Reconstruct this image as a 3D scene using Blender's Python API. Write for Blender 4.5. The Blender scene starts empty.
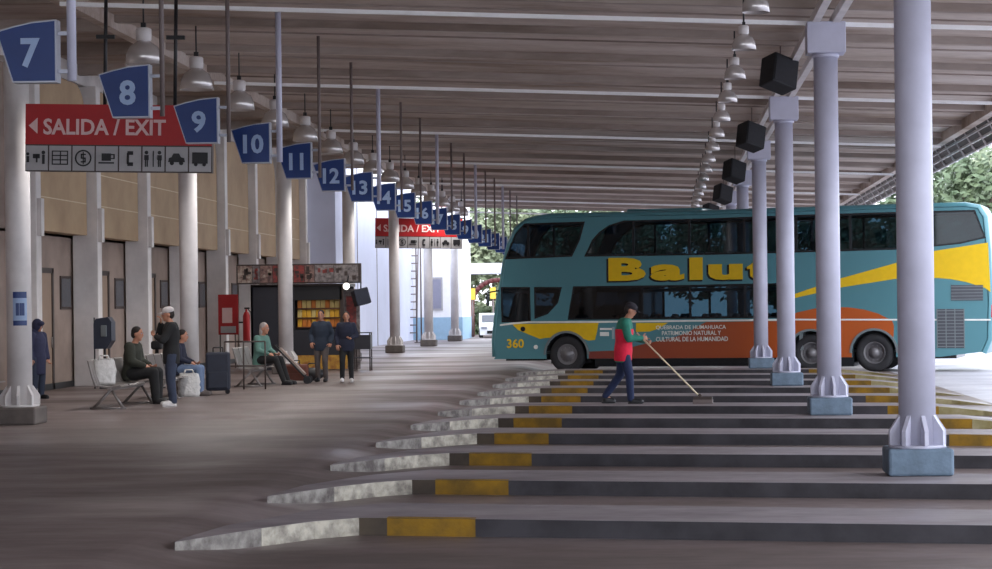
import bpy, bmesh, math, random
from mathutils import Vector, Matrix
from mathutils.geometry import delaunay_2d_cdt
C = bpy.context.scene.collection
PI = math.pi
F, CX, CY, RZ, EYE = 2100.0, 662.0, 301.0, 0.012, 1.85   # survey of the view: focal length in px, point straight ahead, roll, eye height

def P(x, y, Y):
    """world X, Z of photo point (x, y) at depth Y"""
    u, v = x-CX, CY-y
    return ((u+v*RZ)*Y/F, EYE+(v-u*RZ)*Y/F)

ORD = ['nearest', 'second nearest', 'third nearest', 'fourth nearest', 'fifth nearest', 'sixth nearest', 'seventh nearest', 'eighth nearest',
       'ninth nearest', 'tenth nearest', 'eleventh nearest', 'twelfth nearest', 'thirteenth nearest', 'fourteenth nearest', 'fifteenth nearest',
       'sixteenth nearest', 'seventeenth nearest', 'eighteenth nearest']

def inside(p, poly):
    c = False
    for i in range(len(poly)):
        a, b = poly[i-1], poly[i]
        if (a[1] > p[1]) != (b[1] > p[1]) and p[0] < (b[0]-a[0])*(p[1]-a[1])/(b[1]-a[1])+a[0]: c = not c
    return c
def fill(loops):
    """triangles over a polygon with holes; loops[0] is the outline. Returns vertices, faces, loops as index lists"""
    vs, ed, idx = [], [], []
    for l in loops:
        n = len(vs); vs += [Vector((a[0], a[1])) for a in l]; k = len(l); ed += [(n+i, n+(i+1) % k) for i in range(k)]
    r = delaunay_2d_cdt(vs, ed, [], 0, 1e-6)
    nv, nf = r[0], r[2]; tri = []
    for f in nf:
        c = sum((nv[i] for i in f), Vector((0, 0)))/len(f)
        if inside(c, loops[0]) and not any(inside(c, h) for h in loops[1:]): tri.append(tuple(f))
    return [tuple(v) for v in nv], tri
# ------------------------------------------------------------------ materials
def lin(c):
    return tuple(((v/255.0)/12.92 if v/255.0 <= .04045 else ((v/255.0+.055)/1.055)**2.4) for v in c)+(1,)
def mat(name, rgb, rough=.6, metal=0, spec=.5, noise=0, nscale=5, rgb2=None, bump=0, bscale=30, stretch=None, emit=None):
    m = bpy.data.materials.new(name); m.use_nodes = True
    nt = m.node_tree; b = nt.nodes['Principled BSDF']
    b.inputs['Roughness'].default_value = rough; b.inputs['Metallic'].default_value = metal
    b.inputs['Specular IOR Level'].default_value = spec
    c1 = lin(rgb)
    tc = nt.nodes.new('ShaderNodeTexCoord'); mp = nt.nodes.new('ShaderNodeMapping')
    nt.links.new(tc.outputs['Object'], mp.inputs[0])
    if stretch: mp.inputs['Scale'].default_value = stretch
    nz = nt.nodes.new('ShaderNodeTexNoise'); nz.inputs['Scale'].default_value = nscale; nz.inputs['Detail'].default_value = 5
    nz.inputs['Roughness'].default_value = .6
    nt.links.new(mp.outputs[0], nz.inputs['Vector'])
    rp = nt.nodes.new('ShaderNodeValToRGB')
    k = noise if noise else .04
    c2 = lin(rgb2) if rgb2 else tuple(v*(1-k) for v in c1[:3])+(1,)
    c3 = c1 if rgb2 else tuple(min(1, v*(1+k)) for v in c1[:3])+(1,)
    rp.color_ramp.elements[0].color = c2; rp.color_ramp.elements[1].color = c3
    rp.color_ramp.elements[0].position = .36; rp.color_ramp.elements[1].position = .64
    nt.links.new(nz.outputs[0], rp.inputs[0]); nt.links.new(rp.outputs[0], b.inputs['Base Color'])
    if bump:
        n2 = nt.nodes.new('ShaderNodeTexNoise'); n2.inputs['Scale'].default_value = bscale
        nt.links.new(mp.outputs[0], n2.inputs['Vector'])
        bp = nt.nodes.new('ShaderNodeBump'); bp.inputs['Strength'].default_value = bump; bp.inputs['Distance'].default_value = .02
        nt.links.new(n2.outputs[0], bp.inputs['Height']); nt.links.new(bp.outputs[0], b.inputs['Normal'])
    if emit:
        b.inputs['Emission Color'].default_value = lin(emit[0]); b.inputs['Emission Strength'].default_value = emit[1]
    return m
M = {}
M['white_paint'] = mat('white_paint', (188, 188, 206), .45, noise=.06, nscale=2)
M['pale_paint'] = mat('pale_paint', (216, 211, 210), .55, noise=.1, nscale=1.5)
M['pedestal'] = mat('pedestal_blue_grey', (98, 116, 134), .7, noise=.2, nscale=4, bump=.2)
M['pedestal_left'] = mat('pedestal_brown_grey', (96, 88, 84), .7, noise=.2, nscale=4)
M['curb_white'] = mat('curb_white', (190, 184, 170), .7, rgb2=(118, 112, 104), nscale=6, bump=.2)
M['curb_yellow'] = mat('curb_yellow', (156, 116, 12), .7, rgb2=(104, 80, 26), nscale=2.5, bump=.2)
M['curb_worn'] = mat('curb_worn', (150, 146, 140), .7, rgb2=(84, 76, 74), nscale=5, bump=.3)
M['curb_faded'] = mat('curb_faded', (196, 186, 150), .7, rgb2=(150, 138, 84), nscale=2)
M['curb_dark'] = mat('curb_dark', (66, 64, 70), .75, rgb2=(44, 42, 47), nscale=2)
M['curb_brown'] = mat('curb_brown', (86, 76, 64), .75, rgb2=(62, 54, 50), nscale=2)
M['blue'] = mat('sign_blue', (6, 46, 108), .4, noise=.05)
M['silver'] = mat('silver', (165, 168, 180), .4, .5)
M['letter'] = mat('letter_pale', (152, 174, 208), .5)
M['red'] = mat('sign_red', (172, 26, 32), .45, noise=.05)
M['letter_pink'] = mat('letter_warm', (225, 190, 188), .5)
M['icon_grey'] = mat('icon_panel_grey', (168, 166, 168), .5)
M['pane_lilac'] = mat('pane_lilac', (140, 140, 158), .3)
M['black'] = mat('black', (26, 26, 30), .5)
M['rubber'] = mat('rubber', (38, 38, 42), .8, noise=.15, nscale=12)
M['rod_brown'] = mat('rod_brown', (110, 98, 96), .6)
M['speaker'] = mat('speaker_black', (28, 30, 34), .75, noise=.2, nscale=8)
M['beige'] = mat('beige_panel', (186, 160, 128), .7, rgb2=(166, 140, 112), nscale=.6)
M['seam'] = mat('seam_pale', (215, 200, 170), .7)
M['wall_taupe'] = mat('wall_taupe', (160, 142, 132), .8, rgb2=(140, 124, 116), nscale=1.1)
M['door'] = mat('door_beige', (150, 128, 112), .6)
M['frame_dark'] = mat('frame_dark', (62, 50, 46), .5)
M['bluewhite'] = mat('blue_white_wall', (212, 216, 236), .7, noise=.04, nscale=.6)
M['white_wall'] = mat('white_wall', (240, 240, 242), .8, noise=.03)
M['tie_white'] = mat('tie_white', (252, 252, 252), .6)
M['stripe_blue'] = mat('stripe_blue', (150, 182, 206), .7)
M['teal'] = mat('bus_teal', (78, 128, 138), .28, noise=.03, nscale=.5)
M['bus_black'] = mat('bus_black', (20, 24, 30), .25)
M['yellow'] = mat('bus_yellow', (222, 182, 14), .35, noise=.04)
M['bus_grey'] = mat('bus_grey', (110, 118, 122), .5)
M['stripe'] = mat('bus_stripe', (225, 225, 220), .4)
M['rim'] = mat('rim_grey', (120, 118, 122), .45, .3)
M['seat'] = mat('seat_fabric', (48, 58, 72), .85)
M['seat_cover'] = mat('seat_cover', (150, 165, 175), .8)
M['lamp_red'] = mat('lamp_red', (190, 20, 25), .3)
M['steel'] = mat('steel', (160, 156, 155), .35, .6)
M['bench'] = mat('bench_metal', (140, 134, 132), .4, .5)
M['skin'] = mat('skin', (176, 124, 100), .55)
M['hair_dark'] = mat('hair_dark', (34, 26, 24), .8)
M['hair_grey'] = mat('hair_grey', (160, 150, 148), .8, noise=.2, nscale=20)
M['bark'] = mat('bark', (80, 68, 58), .9, noise=.2)
M['leaf_a'] = mat('leaf_green', (118, 132, 100), .6, rgb2=(80, 98, 70), nscale=.8)
M['leaf_b'] = mat('leaf_olive', (142, 150, 118), .6, rgb2=(96, 108, 82), nscale=.8)
M['wood'] = mat('brown_board', (92, 56, 40), .6)
M['shelf_yellow'] = mat('snack_yellow', (200, 155, 60), .6, rgb2=(150, 95, 45), nscale=6)
M['counter'] = mat('counter_dark', (42, 42, 50), .5)
M['plastic'] = mat('plastic_bag', (200, 198, 196), .45, noise=.1, nscale=10, bump=.8, bscale=14)
M['red_board'] = mat('red_board', (170, 26, 30), .5)
M['pane_dark'] = mat('pane_grey', (70, 72, 80), .2)

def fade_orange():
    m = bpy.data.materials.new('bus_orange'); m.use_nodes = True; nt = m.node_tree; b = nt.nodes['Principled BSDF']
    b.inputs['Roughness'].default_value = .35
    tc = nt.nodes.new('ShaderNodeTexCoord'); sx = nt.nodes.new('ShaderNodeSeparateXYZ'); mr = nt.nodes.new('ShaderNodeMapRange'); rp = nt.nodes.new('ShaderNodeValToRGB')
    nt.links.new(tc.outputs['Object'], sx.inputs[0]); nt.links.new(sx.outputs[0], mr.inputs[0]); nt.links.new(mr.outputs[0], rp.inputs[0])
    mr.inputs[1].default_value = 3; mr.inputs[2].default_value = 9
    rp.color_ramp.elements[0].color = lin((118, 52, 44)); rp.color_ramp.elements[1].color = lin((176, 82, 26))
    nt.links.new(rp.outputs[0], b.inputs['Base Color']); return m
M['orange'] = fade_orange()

def glass(name, tint, gl=.12, rough=.03):
    m = bpy.data.materials.new(name); m.use_nodes = True; nt = m.node_tree; nt.nodes.clear()
    o = nt.nodes.new('ShaderNodeOutputMaterial'); t = nt.nodes.new('ShaderNodeBsdfTransparent'); g = nt.nodes.new('ShaderNodeBsdfGlossy')
    t.inputs[0].default_value = lin(tint); g.inputs['Roughness'].default_value = rough; g.inputs[0].default_value = (.9, .95, 1, 1)
    fr = nt.nodes.new('ShaderNodeFresnel'); fr.inputs[0].default_value = 1.45
    mx = nt.nodes.new('ShaderNodeMixShader')
    nt.links.new(fr.outputs[0], mx.inputs[0]); nt.links.new(t.outputs[0], mx.inputs[1]); nt.links.new(g.outputs[0], mx.inputs[2])
    nt.links.new(mx.outputs[0], o.inputs[0]); return m
M['bus_glass_dark'] = glass('bus_glass_dark', (40, 48, 56))
M['bus_glass'] = glass('bus_glass', (92, 112, 122))

def concrete(name, c1, c2, c3, rough=(.25, .6), stretch=(1, 1, 1), spots=False, scale=.35):
    m = bpy.data.materials.new(name); m.use_nodes = True; nt = m.node_tree; b = nt.nodes['Principled BSDF']; L = nt.links
    tc = nt.nodes.new('ShaderNodeTexCoord'); mp = nt.nodes.new('ShaderNodeMapping'); mp.inputs['Scale'].default_value = stretch
    L.new(tc.outputs['Object'], mp.inputs[0])
    n1 = nt.nodes.new('ShaderNodeTexNoise'); n1.inputs['Scale'].default_value = scale; n1.inputs['Detail'].default_value = 7; n1.inputs['Roughness'].default_value = .62
    n2 = nt.nodes.new('ShaderNodeTexNoise'); n2.inputs['Scale'].default_value = 9; n2.inputs['Detail'].default_value = 6
    L.new(mp.outputs[0], n1.inputs['Vector']); L.new(mp.outputs[0], n2.inputs['Vector'])
    r1 = nt.nodes.new('ShaderNodeValToRGB'); e = r1.color_ramp.elements
    e[0].color = lin(c1); e[0].position = .35; e[1].color = lin(c3); e[1].position = .68
    k = r1.color_ramp.elements.new(.5); k.color = lin(c2)
    L.new(n1.outputs[0], r1.inputs[0])
    mx = nt.nodes.new('ShaderNodeMixRGB'); mx.blend_type = 'OVERLAY'; mx.inputs[0].default_value = .25
    L.new(r1.outputs[0], mx.inputs[1]); L.new(n2.outputs[0], mx.inputs[2]); L.new(mx.outputs[0], b.inputs['Base Color'])
    mr = nt.nodes.new('ShaderNodeMapRange'); mr.inputs[1].default_value = .35; mr.inputs[2].default_value = .65
    mr.inputs[3].default_value = rough[1]; mr.inputs[4].default_value = rough[0]
    L.new(n1.outputs[0], mr.inputs[0]); L.new(mr.outputs[0], b.inputs['Roughness'])
    bp = nt.nodes.new('ShaderNodeBump'); bp.inputs['Strength'].default_value = .15; bp.inputs['Distance'].default_value = .01
    L.new(n2.outputs[0], bp.inputs['Height']); L.new(bp.outputs[0], b.inputs['Normal'])
    return m
M['floor'] = concrete('floor_concrete', (92, 80, 77), (117, 104, 102), (142, 130, 130), (.28, .6), (.45, 1, 1))
M['yard'] = concrete('yard_concrete', (150, 148, 156), (168, 166, 174), (185, 184, 192), (.4, .7))
M['island'] = concrete('island_concrete', (122, 114, 118), (140, 132, 136), (156, 148, 154), (.35, .65), (.5, 1, 1), scale=.8)
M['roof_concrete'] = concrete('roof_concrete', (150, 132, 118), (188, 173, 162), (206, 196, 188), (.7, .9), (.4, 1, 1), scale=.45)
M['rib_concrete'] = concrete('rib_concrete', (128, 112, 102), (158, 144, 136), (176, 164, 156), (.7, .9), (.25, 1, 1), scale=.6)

# ------------------------------------------------------------------ mesh builder
class MB:
    def __init__(s): s.v = []; s.f = []; s.m = []; s.sm = []
    def add(s, vs, fs, mi=0, smooth=False):
        n = len(s.v); s.v += [tuple(v) for v in vs]
        for f in fs: s.f.append(tuple(i+n for i in f)); s.m.append(mi); s.sm.append(smooth)
        return s
    def box(s, x0, x1, y0, y1, z0, z1, mi=0, dz=None):
        vs = [(x, y, z) for x in (x0, x1) for y in (y0, y1) for z in (z0, z1)]
        if dz: vs = [(x, y, z+dz(x, y)) for x, y, z in vs]
        return s.add(vs, [(0, 1, 3, 2), (4, 6, 7, 5), (0, 4, 5, 1), (2, 3, 7, 6), (0, 2, 6, 4), (1, 5, 7, 3)], mi)
    def cbox(s, c, d, mi=0, rot=None, ch=0):
        bx, by, bz = d[0]/2, d[1]/2, d[2]/2
        if ch:
            bm = bmesh.new(); bmesh.ops.create_cube(bm, size=1)
            for v in bm.verts: v.co = Vector((v.co.x*d[0], v.co.y*d[1], v.co.z*d[2]))
            bmesh.ops.bevel(bm, geom=bm.edges[:], offset=ch, segments=2, affect='EDGES', profile=.5)
            vs = [v.co.copy() for v in bm.verts]; bm.verts.index_update(); fs = [tuple(v.index for v in f.verts) for f in bm.faces]; bm.free()
        else:
            vs = [Vector((x, y, z)) for x in (-bx, bx) for y in (-by, by) for z in (-bz, bz)]
            fs = [(0, 1, 3, 2), (4, 6, 7, 5), (0, 4, 5, 1), (2, 3, 7, 6), (0, 2, 6, 4), (1, 5, 7, 3)]
        if rot is not None: vs = [rot @ v for v in vs]
        return s.add([v+Vector(c) for v in vs], fs, mi)
    def tube(s, p, q, r, r2=None, n=12, mi=0, caps=True):
        p, q = Vector(p), Vector(q); r2 = r if r2 is None else r2; d = (q-p)
        if d.length < 1e-6: return s
        d.normalize(); a = d.orthogonal().normalized(); b = d.cross(a)
        vs = [p+(a*math.cos(t)+b*math.sin(t))*r for t in [2*PI*i/n for i in range(n)]]+[q+(a*math.cos(t)+b*math.sin(t))*r2 for t in [2*PI*i/n for i in range(n)]]
        s.add(vs, [(i, (i+1) % n, n+(i+1) % n, n+i) for i in range(n)], mi, True)
        if caps: s.add(vs, [tuple(reversed(range(n))), tuple(range(n, 2*n))], mi)
        return s
    def path(s, pts, r, n=8, mi=0):
        for a, b in zip(pts, pts[1:]): s.tube(a, b, r, n=n, mi=mi)
        return s
    def lathe(s, prof, n=24, c=(0, 0, 0), mi=0, rot=None):
        vs = []
        for r, z in prof:
            for i in range(n):
                t = 2*PI*i/n; v = Vector((r*math.cos(t), r*math.sin(t), z))
                if rot is not None: v = rot @ v
                vs.append(v+Vector(c))
        fs = [(k*n+i, k*n+(i+1) % n, (k+1)*n+(i+1) % n, (k+1)*n+i) for k in range(len(prof)-1) for i in range(n)]
        return s.add(vs, fs, mi, True)
    def ell(s, c, r, mi=0, n=14, m=10, rot=None):
        prof = [(math.sin(PI*j/m), -math.cos(PI*j/m)) for j in range(m+1)]
        vs = []
        for a, z in prof:
            for i in range(n):
                t = 2*PI*i/n; v = Vector((max(a, 1e-3)*math.cos(t)*r[0], max(a, 1e-3)*math.sin(t)*r[1], z*r[2]))
                if rot is not None: v = rot @ v
                vs.append(v+Vector(c))
        return s.add(vs, [(k*n+i, k*n+(i+1) % n, (k+1)*n+(i+1) % n, (k+1)*n+i) for k in range(m) for i in range(n)], mi, True)
    def cap(s, p, q, r, r2, mi=0):
        s.tube(p, q, r, r2, 14, mi); s.ell(p, (r, r, r), mi); s.ell(q, (r2, r2, r2), mi); return s
    def prism(s, poly, fn, t0, t1, mi=0, mside=None, holes=()):
        """polygon (u,v) list (+holes), fn(u,v,t)->xyz, extruded between t0 and t1"""
        loops = [list(poly)]+[list(h) for h in holes]
        flat = [p for l in loops for p in l]
        nv, tri = fill(loops)
        n = len(nv)
        vs = [fn(a, b, t0) for a, b in nv]+[fn(a, b, t1) for a, b in nv]
        s.add(vs, [tuple(t) for t in tri]+[tuple(i+n for i in reversed(t)) for t in tri], mi)
        n = len(flat)
        vs = [fn(a, b, t0) for a, b in flat]+[fn(a, b, t1) for a, b in flat]
        sd = []; o = 0
        for l in loops:
            k = len(l); sd += [(o+i, o+(i+1) % k, n+o+(i+1) % k, n+o+i) for i in range(k)]; o += k
        return s.add(vs, sd, mi if mside is None else mside)
    def build(s, name, mats, parent=None, loc=None, rot=None, fix=True):
        me = bpy.data.meshes.new(name); me.from_pydata(s.v, [], s.f)
        for m in (mats if isinstance(mats, (list, tuple)) else [mats]): me.materials.append(M[m] if isinstance(m, str) else m)
        me.polygons.foreach_set('material_index', s.m); me.polygons.foreach_set('use_smooth', s.sm)
        if fix:
            bm = bmesh.new(); bm.from_mesh(me); bmesh.ops.remove_doubles(bm, verts=bm.verts, dist=1e-5)
            bmesh.ops.recalc_face_normals(bm, faces=bm.faces); bm.to_mesh(me); bm.free()
        o = bpy.data.objects.new(name, me); C.objects.link(o)
        if parent: o.parent = parent
        if loc: o.location = loc
        if rot: o.rotation_euler = rot
        return o

def tag(o, label=None, cat=None, group=None, kind=None):
    if label: o['label'] = label
    if cat: o['category'] = cat
    if group: o['group'] = group
    if kind: o['kind'] = kind
    return o
def thing(name, label, cat, loc=(0, 0, 0), rz=0, group=None):
    o = bpy.data.objects.new(name, None); C.objects.link(o); o.location = loc; o.rotation_euler = (0, 0, rz); o.empty_display_size = .2
    return tag(o, label, cat, group)
def struct(o): o['kind'] = 'structure'; return o
KIDS = {}
def copy_tree(o, parent=None):
    c = o.copy(); C.objects.link(c)
    if parent: c.parent = parent
    for ch in [x for x in list(C.objects) if x.parent == o]: copy_tree(ch, c)
    return c
def tmesh(txt, size=1, extrude=.005, offset=0, align='CENTER', spacing=1.0):
    cu = bpy.data.curves.new('t', 'FONT'); cu.body = txt; cu.size = size; cu.extrude = extrude; cu.offset = offset
    cu.align_x = align; cu.align_y = 'CENTER'; cu.resolution_u = 3; cu.space_character = spacing
    o = bpy.data.objects.new('t', cu); C.objects.link(o); bpy.context.view_layer.update()
    me = bpy.data.meshes.new_from_object(o.evaluated_get(bpy.context.evaluated_depsgraph_get()))
    bpy.data.objects.remove(o); return me
def text(name, txt, size, m, parent, loc, rot=(PI/2, 0, 0), extrude=.005, offset=0, box=None, sp=1.0):
    me = tmesh(txt, size, extrude, offset, spacing=sp); me.name = name; me.materials.clear(); me.materials.append(M[m])
    if box:   # fit the letters to width, height
        xs = [v.co.x for v in me.vertices]; ys = [v.co.y for v in me.vertices]
        cx, cy = (min(xs)+max(xs))/2, (min(ys)+max(ys))/2; sx, sy = box[0]/(max(xs)-min(xs)), box[1]/(max(ys)-min(ys))
        for v in me.vertices: v.co.x = (v.co.x-cx)*sx; v.co.y = (v.co.y-cy)*sy
    o = bpy.data.objects.new(name, me); C.objects.link(o); o.parent = parent; o.location = loc; o.rotation_euler = rot
    return o

# ------------------------------------------------------------------ camera, sky, light
sc = bpy.context.scene
cam = bpy.data.cameras.new('camera'); co = bpy.data.objects.new('camera', cam); C.objects.link(co); sc.camera = co
cam.sensor_width = 36; cam.lens = F/992*36; cam.shift_x = (496-CX)/992; cam.shift_y = (CY-284.5)/992; cam.clip_end = 1000
co.location = (0, 0, EYE); co.rotation_euler = (Matrix.Rotation(PI/2, 3, 'X') @ Matrix.Rotation(-RZ, 3, 'Z')).to_euler()
w = bpy.data.worlds.new('sky'); sc.world = w; w.use_nodes = True; nt = w.node_tree
bg = nt.nodes['Background']; tc = nt.nodes.new('ShaderNodeTexCoord'); sx = nt.nodes.new('ShaderNodeSeparateXYZ'); rp = nt.nodes.new('ShaderNodeValToRGB')
nt.links.new(tc.outputs['Generated'], sx.inputs[0]); nt.links.new(sx.outputs[2], rp.inputs[0]); nt.links.new(rp.outputs[0], bg.inputs[0])
rp.color_ramp.elements[0].color = (.80, .84, .92, 1); rp.color_ramp.elements[1].color = (.78, .86, 1, 1)
bg.inputs[1].default_value = 1.5
sun = bpy.data.lights.new('sun', 'SUN'); so = bpy.data.objects.new('sun', sun); C.objects.link(so)
sun.energy = .5; sun.angle = .9; sun.color = (1, .97, .93); so.rotation_euler = (math.radians(34), math.radians(38), 0)
vs_ = sc.view_settings; vs_.view_transform = 'Standard'; vs_.look = 'None'; vs_.gamma = 1; vs_.use_curve_mapping = False; vs_.exposure = 1.45

# ------------------------------------------------------------------ ground and berth islands
B = 3.867                                        # one berth
def zroad(x):                                    # platform is flush, the lane dips 15 cm towards the buses
    if x < -4.3: return 0.0
    if x < -3.3:
        t = (x+4.3)/1.0; return -.15*(3*t*t-2*t*t*t)
    return -.15
xs = [-60, -30, -20, -14, -10, -7, -5, -4.5]+[-4.3+.1*i for i in range(11)]+[-2.5, 0, 3, 6.2]
ys = [-20, 0, 10, 20, 30, 40, 50, 60, 70, 80, 90, 104, 130, 200]
g = MB(); n = len(ys)
g.add([(x, y, zroad(x)) for x in xs for y in ys], [(i*n+j, (i+1)*n+j, (i+1)*n+j+1, i*n+j+1) for i in range(len(xs)-1) for j in range(n-1)])
struct(g.build('floor', 'floor'))
g = MB(); g.add([(6.2, -20, -.15), (70, -20, -.15), (70, 200, -.15), (6.2, 200, -.15)], [(0, 1, 2, 3)])
o = g.build('yard_pavement', 'yard'); struct(o)
T = .23
XR = 3.85
def island(i):
    z0 = 17.6+B*i; D = 1.35
    near = [(-3.85, z0-1.1), (-3.65, z0-.72), (-3.35, z0-.15), (-3.0, z0+.35), (-2.65, z0+.61), (-2.4, z0+.55), (-1.62, z0+.373), (0, z0), (XR, z0-T*XR),
            (4.7, z0-T*4.7-.02), (5.4, z0-T*5.4-.25), (6.1, z0-T*6.1-.75)]
    far = [(6.1, z0-T*6.1+.2), (5.4, z0-T*5.4+D-.3), (4.7, z0-T*4.7+D), (0, z0+D), (-2.6, z0+.6+D), (-3.2, z0+1.3), (-3.7, z0+.1), (-3.85, z0-.85)]
    zt = lambda x: 0.0 if x < 4.5 else -.15*max(0, (x-4.5)/1.6)**1.3
    g = MB()
    loop = near+far; k = len(loop)
    nv, tri = fill([loop])
    top = [(a, b, max(-.149, zt(a))+.002) for a, b in loop]; bot = [(a, b, -.3) for a, b in loop]
    mid = [(a, b, -.3) for a, b in loop]
    g.add([(a, b, max(-.149, zt(a))+.002) for a, b in nv], tri, 0)
    e = g.build('island_top', 'island')
    root = thing('berth_island', f'{ORD[i]} kerbed concrete island between bus berths, with yellow ends', 'traffic island', (0, 0, 0), 0, 'kerbed islands between the bus berths')
    e.parent = root; e.name = 'paved_top'
    segs = [(0, 2, 'curb_worn', 'worn_kerb', 'bare worn kerb tip sinking into the platform'), (2, 4, 'curb_white', 'white_kerb', 'weathered white kerb curving into the platform'), (4, 5, 'curb_brown', 'dark_kerb', None), (5, 6, 'curb_yellow', 'yellow_kerb', 'yellow painted kerb length'),
            (6, 8, 'curb_dark', 'dark_kerb', 'black painted kerb length'), (8, 9, 'curb_yellow', 'yellow_kerb', 'yellow painted kerb end on the bus side'), (9, 11, 'curb_faded', 'faded_kerb', 'faded cream kerb tip on the bus side'), (11, k, 'curb_dark', 'dark_kerb', None)]
    for a, b, m, nm, lb in segs:
        g = MB(); idx = [q % k for q in range(a, b+1)]
        vs = [bot[q] for q in idx]+[top[q] for q in idx]; L = len(idx)
        g.add(vs, [(q, q+1, L+q+1, L+q) for q in range(L-1)])
        # the kerbstone's own top edge, 12 cm wide, in the same paint
        if a < 11:
            e1 = [Vector(top[q])+Vector((0, 0, .003)) for q in idx]; e2 = [v+Vector((0, .12, 0)) for v in e1]
            if m in ('curb_yellow', 'curb_faded'): g.add(e1+e2, [(q, q+1, L+q+1, L+q) for q in range(L-1)])
        o = g.build(nm, m, root)
        if lb: o['label'] = lb
    return root
for i in range(11): island(i)

# ------------------------------------------------------------------ roof
def zc(x, y): return 6.42-.038*x-.0055*(y-33.7)
Y0, Y1 = -6.9, 103.3
g = MB()
g.box(-9.7, 7.7, Y0, Y1, .30, .55, 0, zc)
y = 33.7-B*10
k = -10
random.seed(4)
while y < Y1+.1:
    ya = y; 
    if k % 3 != 0:
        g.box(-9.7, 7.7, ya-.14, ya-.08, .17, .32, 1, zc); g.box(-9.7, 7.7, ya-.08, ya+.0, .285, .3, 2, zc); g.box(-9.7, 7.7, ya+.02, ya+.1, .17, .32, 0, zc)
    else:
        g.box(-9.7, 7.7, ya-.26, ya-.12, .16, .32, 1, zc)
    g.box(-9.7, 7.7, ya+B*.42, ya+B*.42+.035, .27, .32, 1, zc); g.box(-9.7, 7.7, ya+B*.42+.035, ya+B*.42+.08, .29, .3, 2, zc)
    y += B; k += 1
# edge beams
g.box(-9.9, -9.7, Y0, Y1, .05, .6, 0, zc); g.box(7.6, 7.8, Y0, Y1, .05, .6, 0, zc)
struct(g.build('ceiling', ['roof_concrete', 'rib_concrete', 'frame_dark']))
g = MB(); g.box(-14.1, -9.9, Y0, 84, 7.55, 7.75, 0)
for j in range(24): g.box(-13.9, -9.9, 84-j*3.867-.1, 84-j*3.867+.1, 7.3, 7.56, 0)
o = g.build('ceiling_side_bay', 'rib_concrete'); struct(o)
for j in range(10):
    y = 33.7+11.6*(j-3)
    if y > 104 or y < 0: continue
    g = MB(); g.box(-9.6, 7.6, y-.04, y+.04, -.085, -.02, 0, zc)
    tag(g.build('roof_tie', 'tie_white'), f'{ORD[max(0, j-2)]} thin white tie running across under the concrete roof', 'roof tie', 'white ties under the roof')
# twin rails running along the colonnade
for dx, nm in ((-.16, 'left'), (.16, 'right')):
    g = MB(); g.box(2.67+dx-.06, 2.67+dx+.06, 2, 100, -.06, .08, 0, zc)
    tag(g.build('roof_rail', 'pale_paint'), f'long pale steel rail over the colonnade, {nm} one of the pair', 'rail')

# open lattice fascia on the yard side of the roof
g = MB()
def fz(x, y): return -.0055*(y-33.7)
F0, F1 = 30.0, 103.0
lvl = [(7.85, 6.57), (7.96, 6.38), (8.07, 6.2), (8.18, 6.02), (8.3, 5.83)]
for x, z in lvl: g.box(x-.03, x+.03, F0, F1, z-.025, z+.025, 0, fz)
y = F0
while y < F1:
    g.add([(a, b, c+fz(0, y)) for a, b, c in [(7.8, y, 6.62), (7.8, y+.09, 6.62), (8.26, y, 5.78), (8.26, y+.09, 5.78), (7.92, y, 6.62), (7.92, y+.09, 6.62), (8.38, y, 5.8), (8.38, y+.09, 5.8)]],
          [(0, 1, 3, 2), (4, 6, 7, 5), (0, 2, 6, 4), (1, 5, 7, 3), (0, 4, 5, 1), (2, 3, 7, 6)], 0)
    y += 1.933
for (xa, za), (xb, zb) in zip(lvl, lvl[1:]):       # dark louvre blades
    for t in (.5,):
        x, z = xa+(xb-xa)*t, za+(zb-za)*t
        g.add([(x-.05, F0, z+.07), (x+.04, F0, z-.05), (x+.04, F1, z-.05-.4), (x-.05, F1, z+.07-.4), (x-.04, F0, z+.08), (x+.05, F0, z-.04), (x+.05, F1, z-.04-.4), (x-.04, F1, z+.08-.4)],
              [(0, 1, 2, 3), (4, 7, 6, 5), (0, 4, 5, 1), (3, 2, 6, 7), (0, 3, 7, 4), (1, 5, 6, 2)], 1)
o = g.build('roof_fascia', ['pale_paint', 'frame_dark']); struct(o)

# ------------------------------------------------------------------ columns
def column(x, y, base, ped, label, grp, captop=True, pm='white_paint'):
    r = thing('column', label, 'column', (x, y, 0), 0, grp)
    top = zc(x, y)-.04
    g = MB(); g.tube((0, 0, base+.28), (0, 0, top-.5), .195, n=32); g.build('shaft', pm, r)
    g = MB(); g.cbox((0, 0, base+.14), (.68, .68, .28), ch=.03); g.build('pedestal', ped, r)
    g = MB(); g.tube((0, 0, base+.28), (0, 0, base+.31), .3, n=24); g.build('base_plate', pm, r)
    for k in range(8):
        a = k*PI/4+.2; g = MB(); c, s = math.cos(a), math.sin(a)
        pr = [(.18, .31), (.31, .31), (.31, .46), (.20, .62), (.18, .62)]
        g.prism(pr, lambda u, v, t: (u*c-t*s, u*s+t*c, base+v), -.022, .022)
        g.build('base_fin', pm, r)
    if captop:
        g = MB(); g.cbox((0, 0, top-.25), (.62, .5, .5), ch=.015); g.tube((0, 0, top-.56), (0, 0, top-.5), .22, n=24); g.build('cap', pm, r)
    return r
for k in range(6):
    column(2.67, 22.1+11.6*k, 0 if k < 4 else -.15, 'pedestal', f'{ORD[k]} white round column of the right-hand colonnade on a blue-grey block', 'white columns on the berth islands')
for k in range(7):
    column(-10.2 if k else -10.32, 33.7+11.6*k, 0, 'pedestal_left', f'{ORD[k]} white round column in the row on the left platform', 'white columns on the left platform', captop=False, pm='pale_paint')

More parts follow.
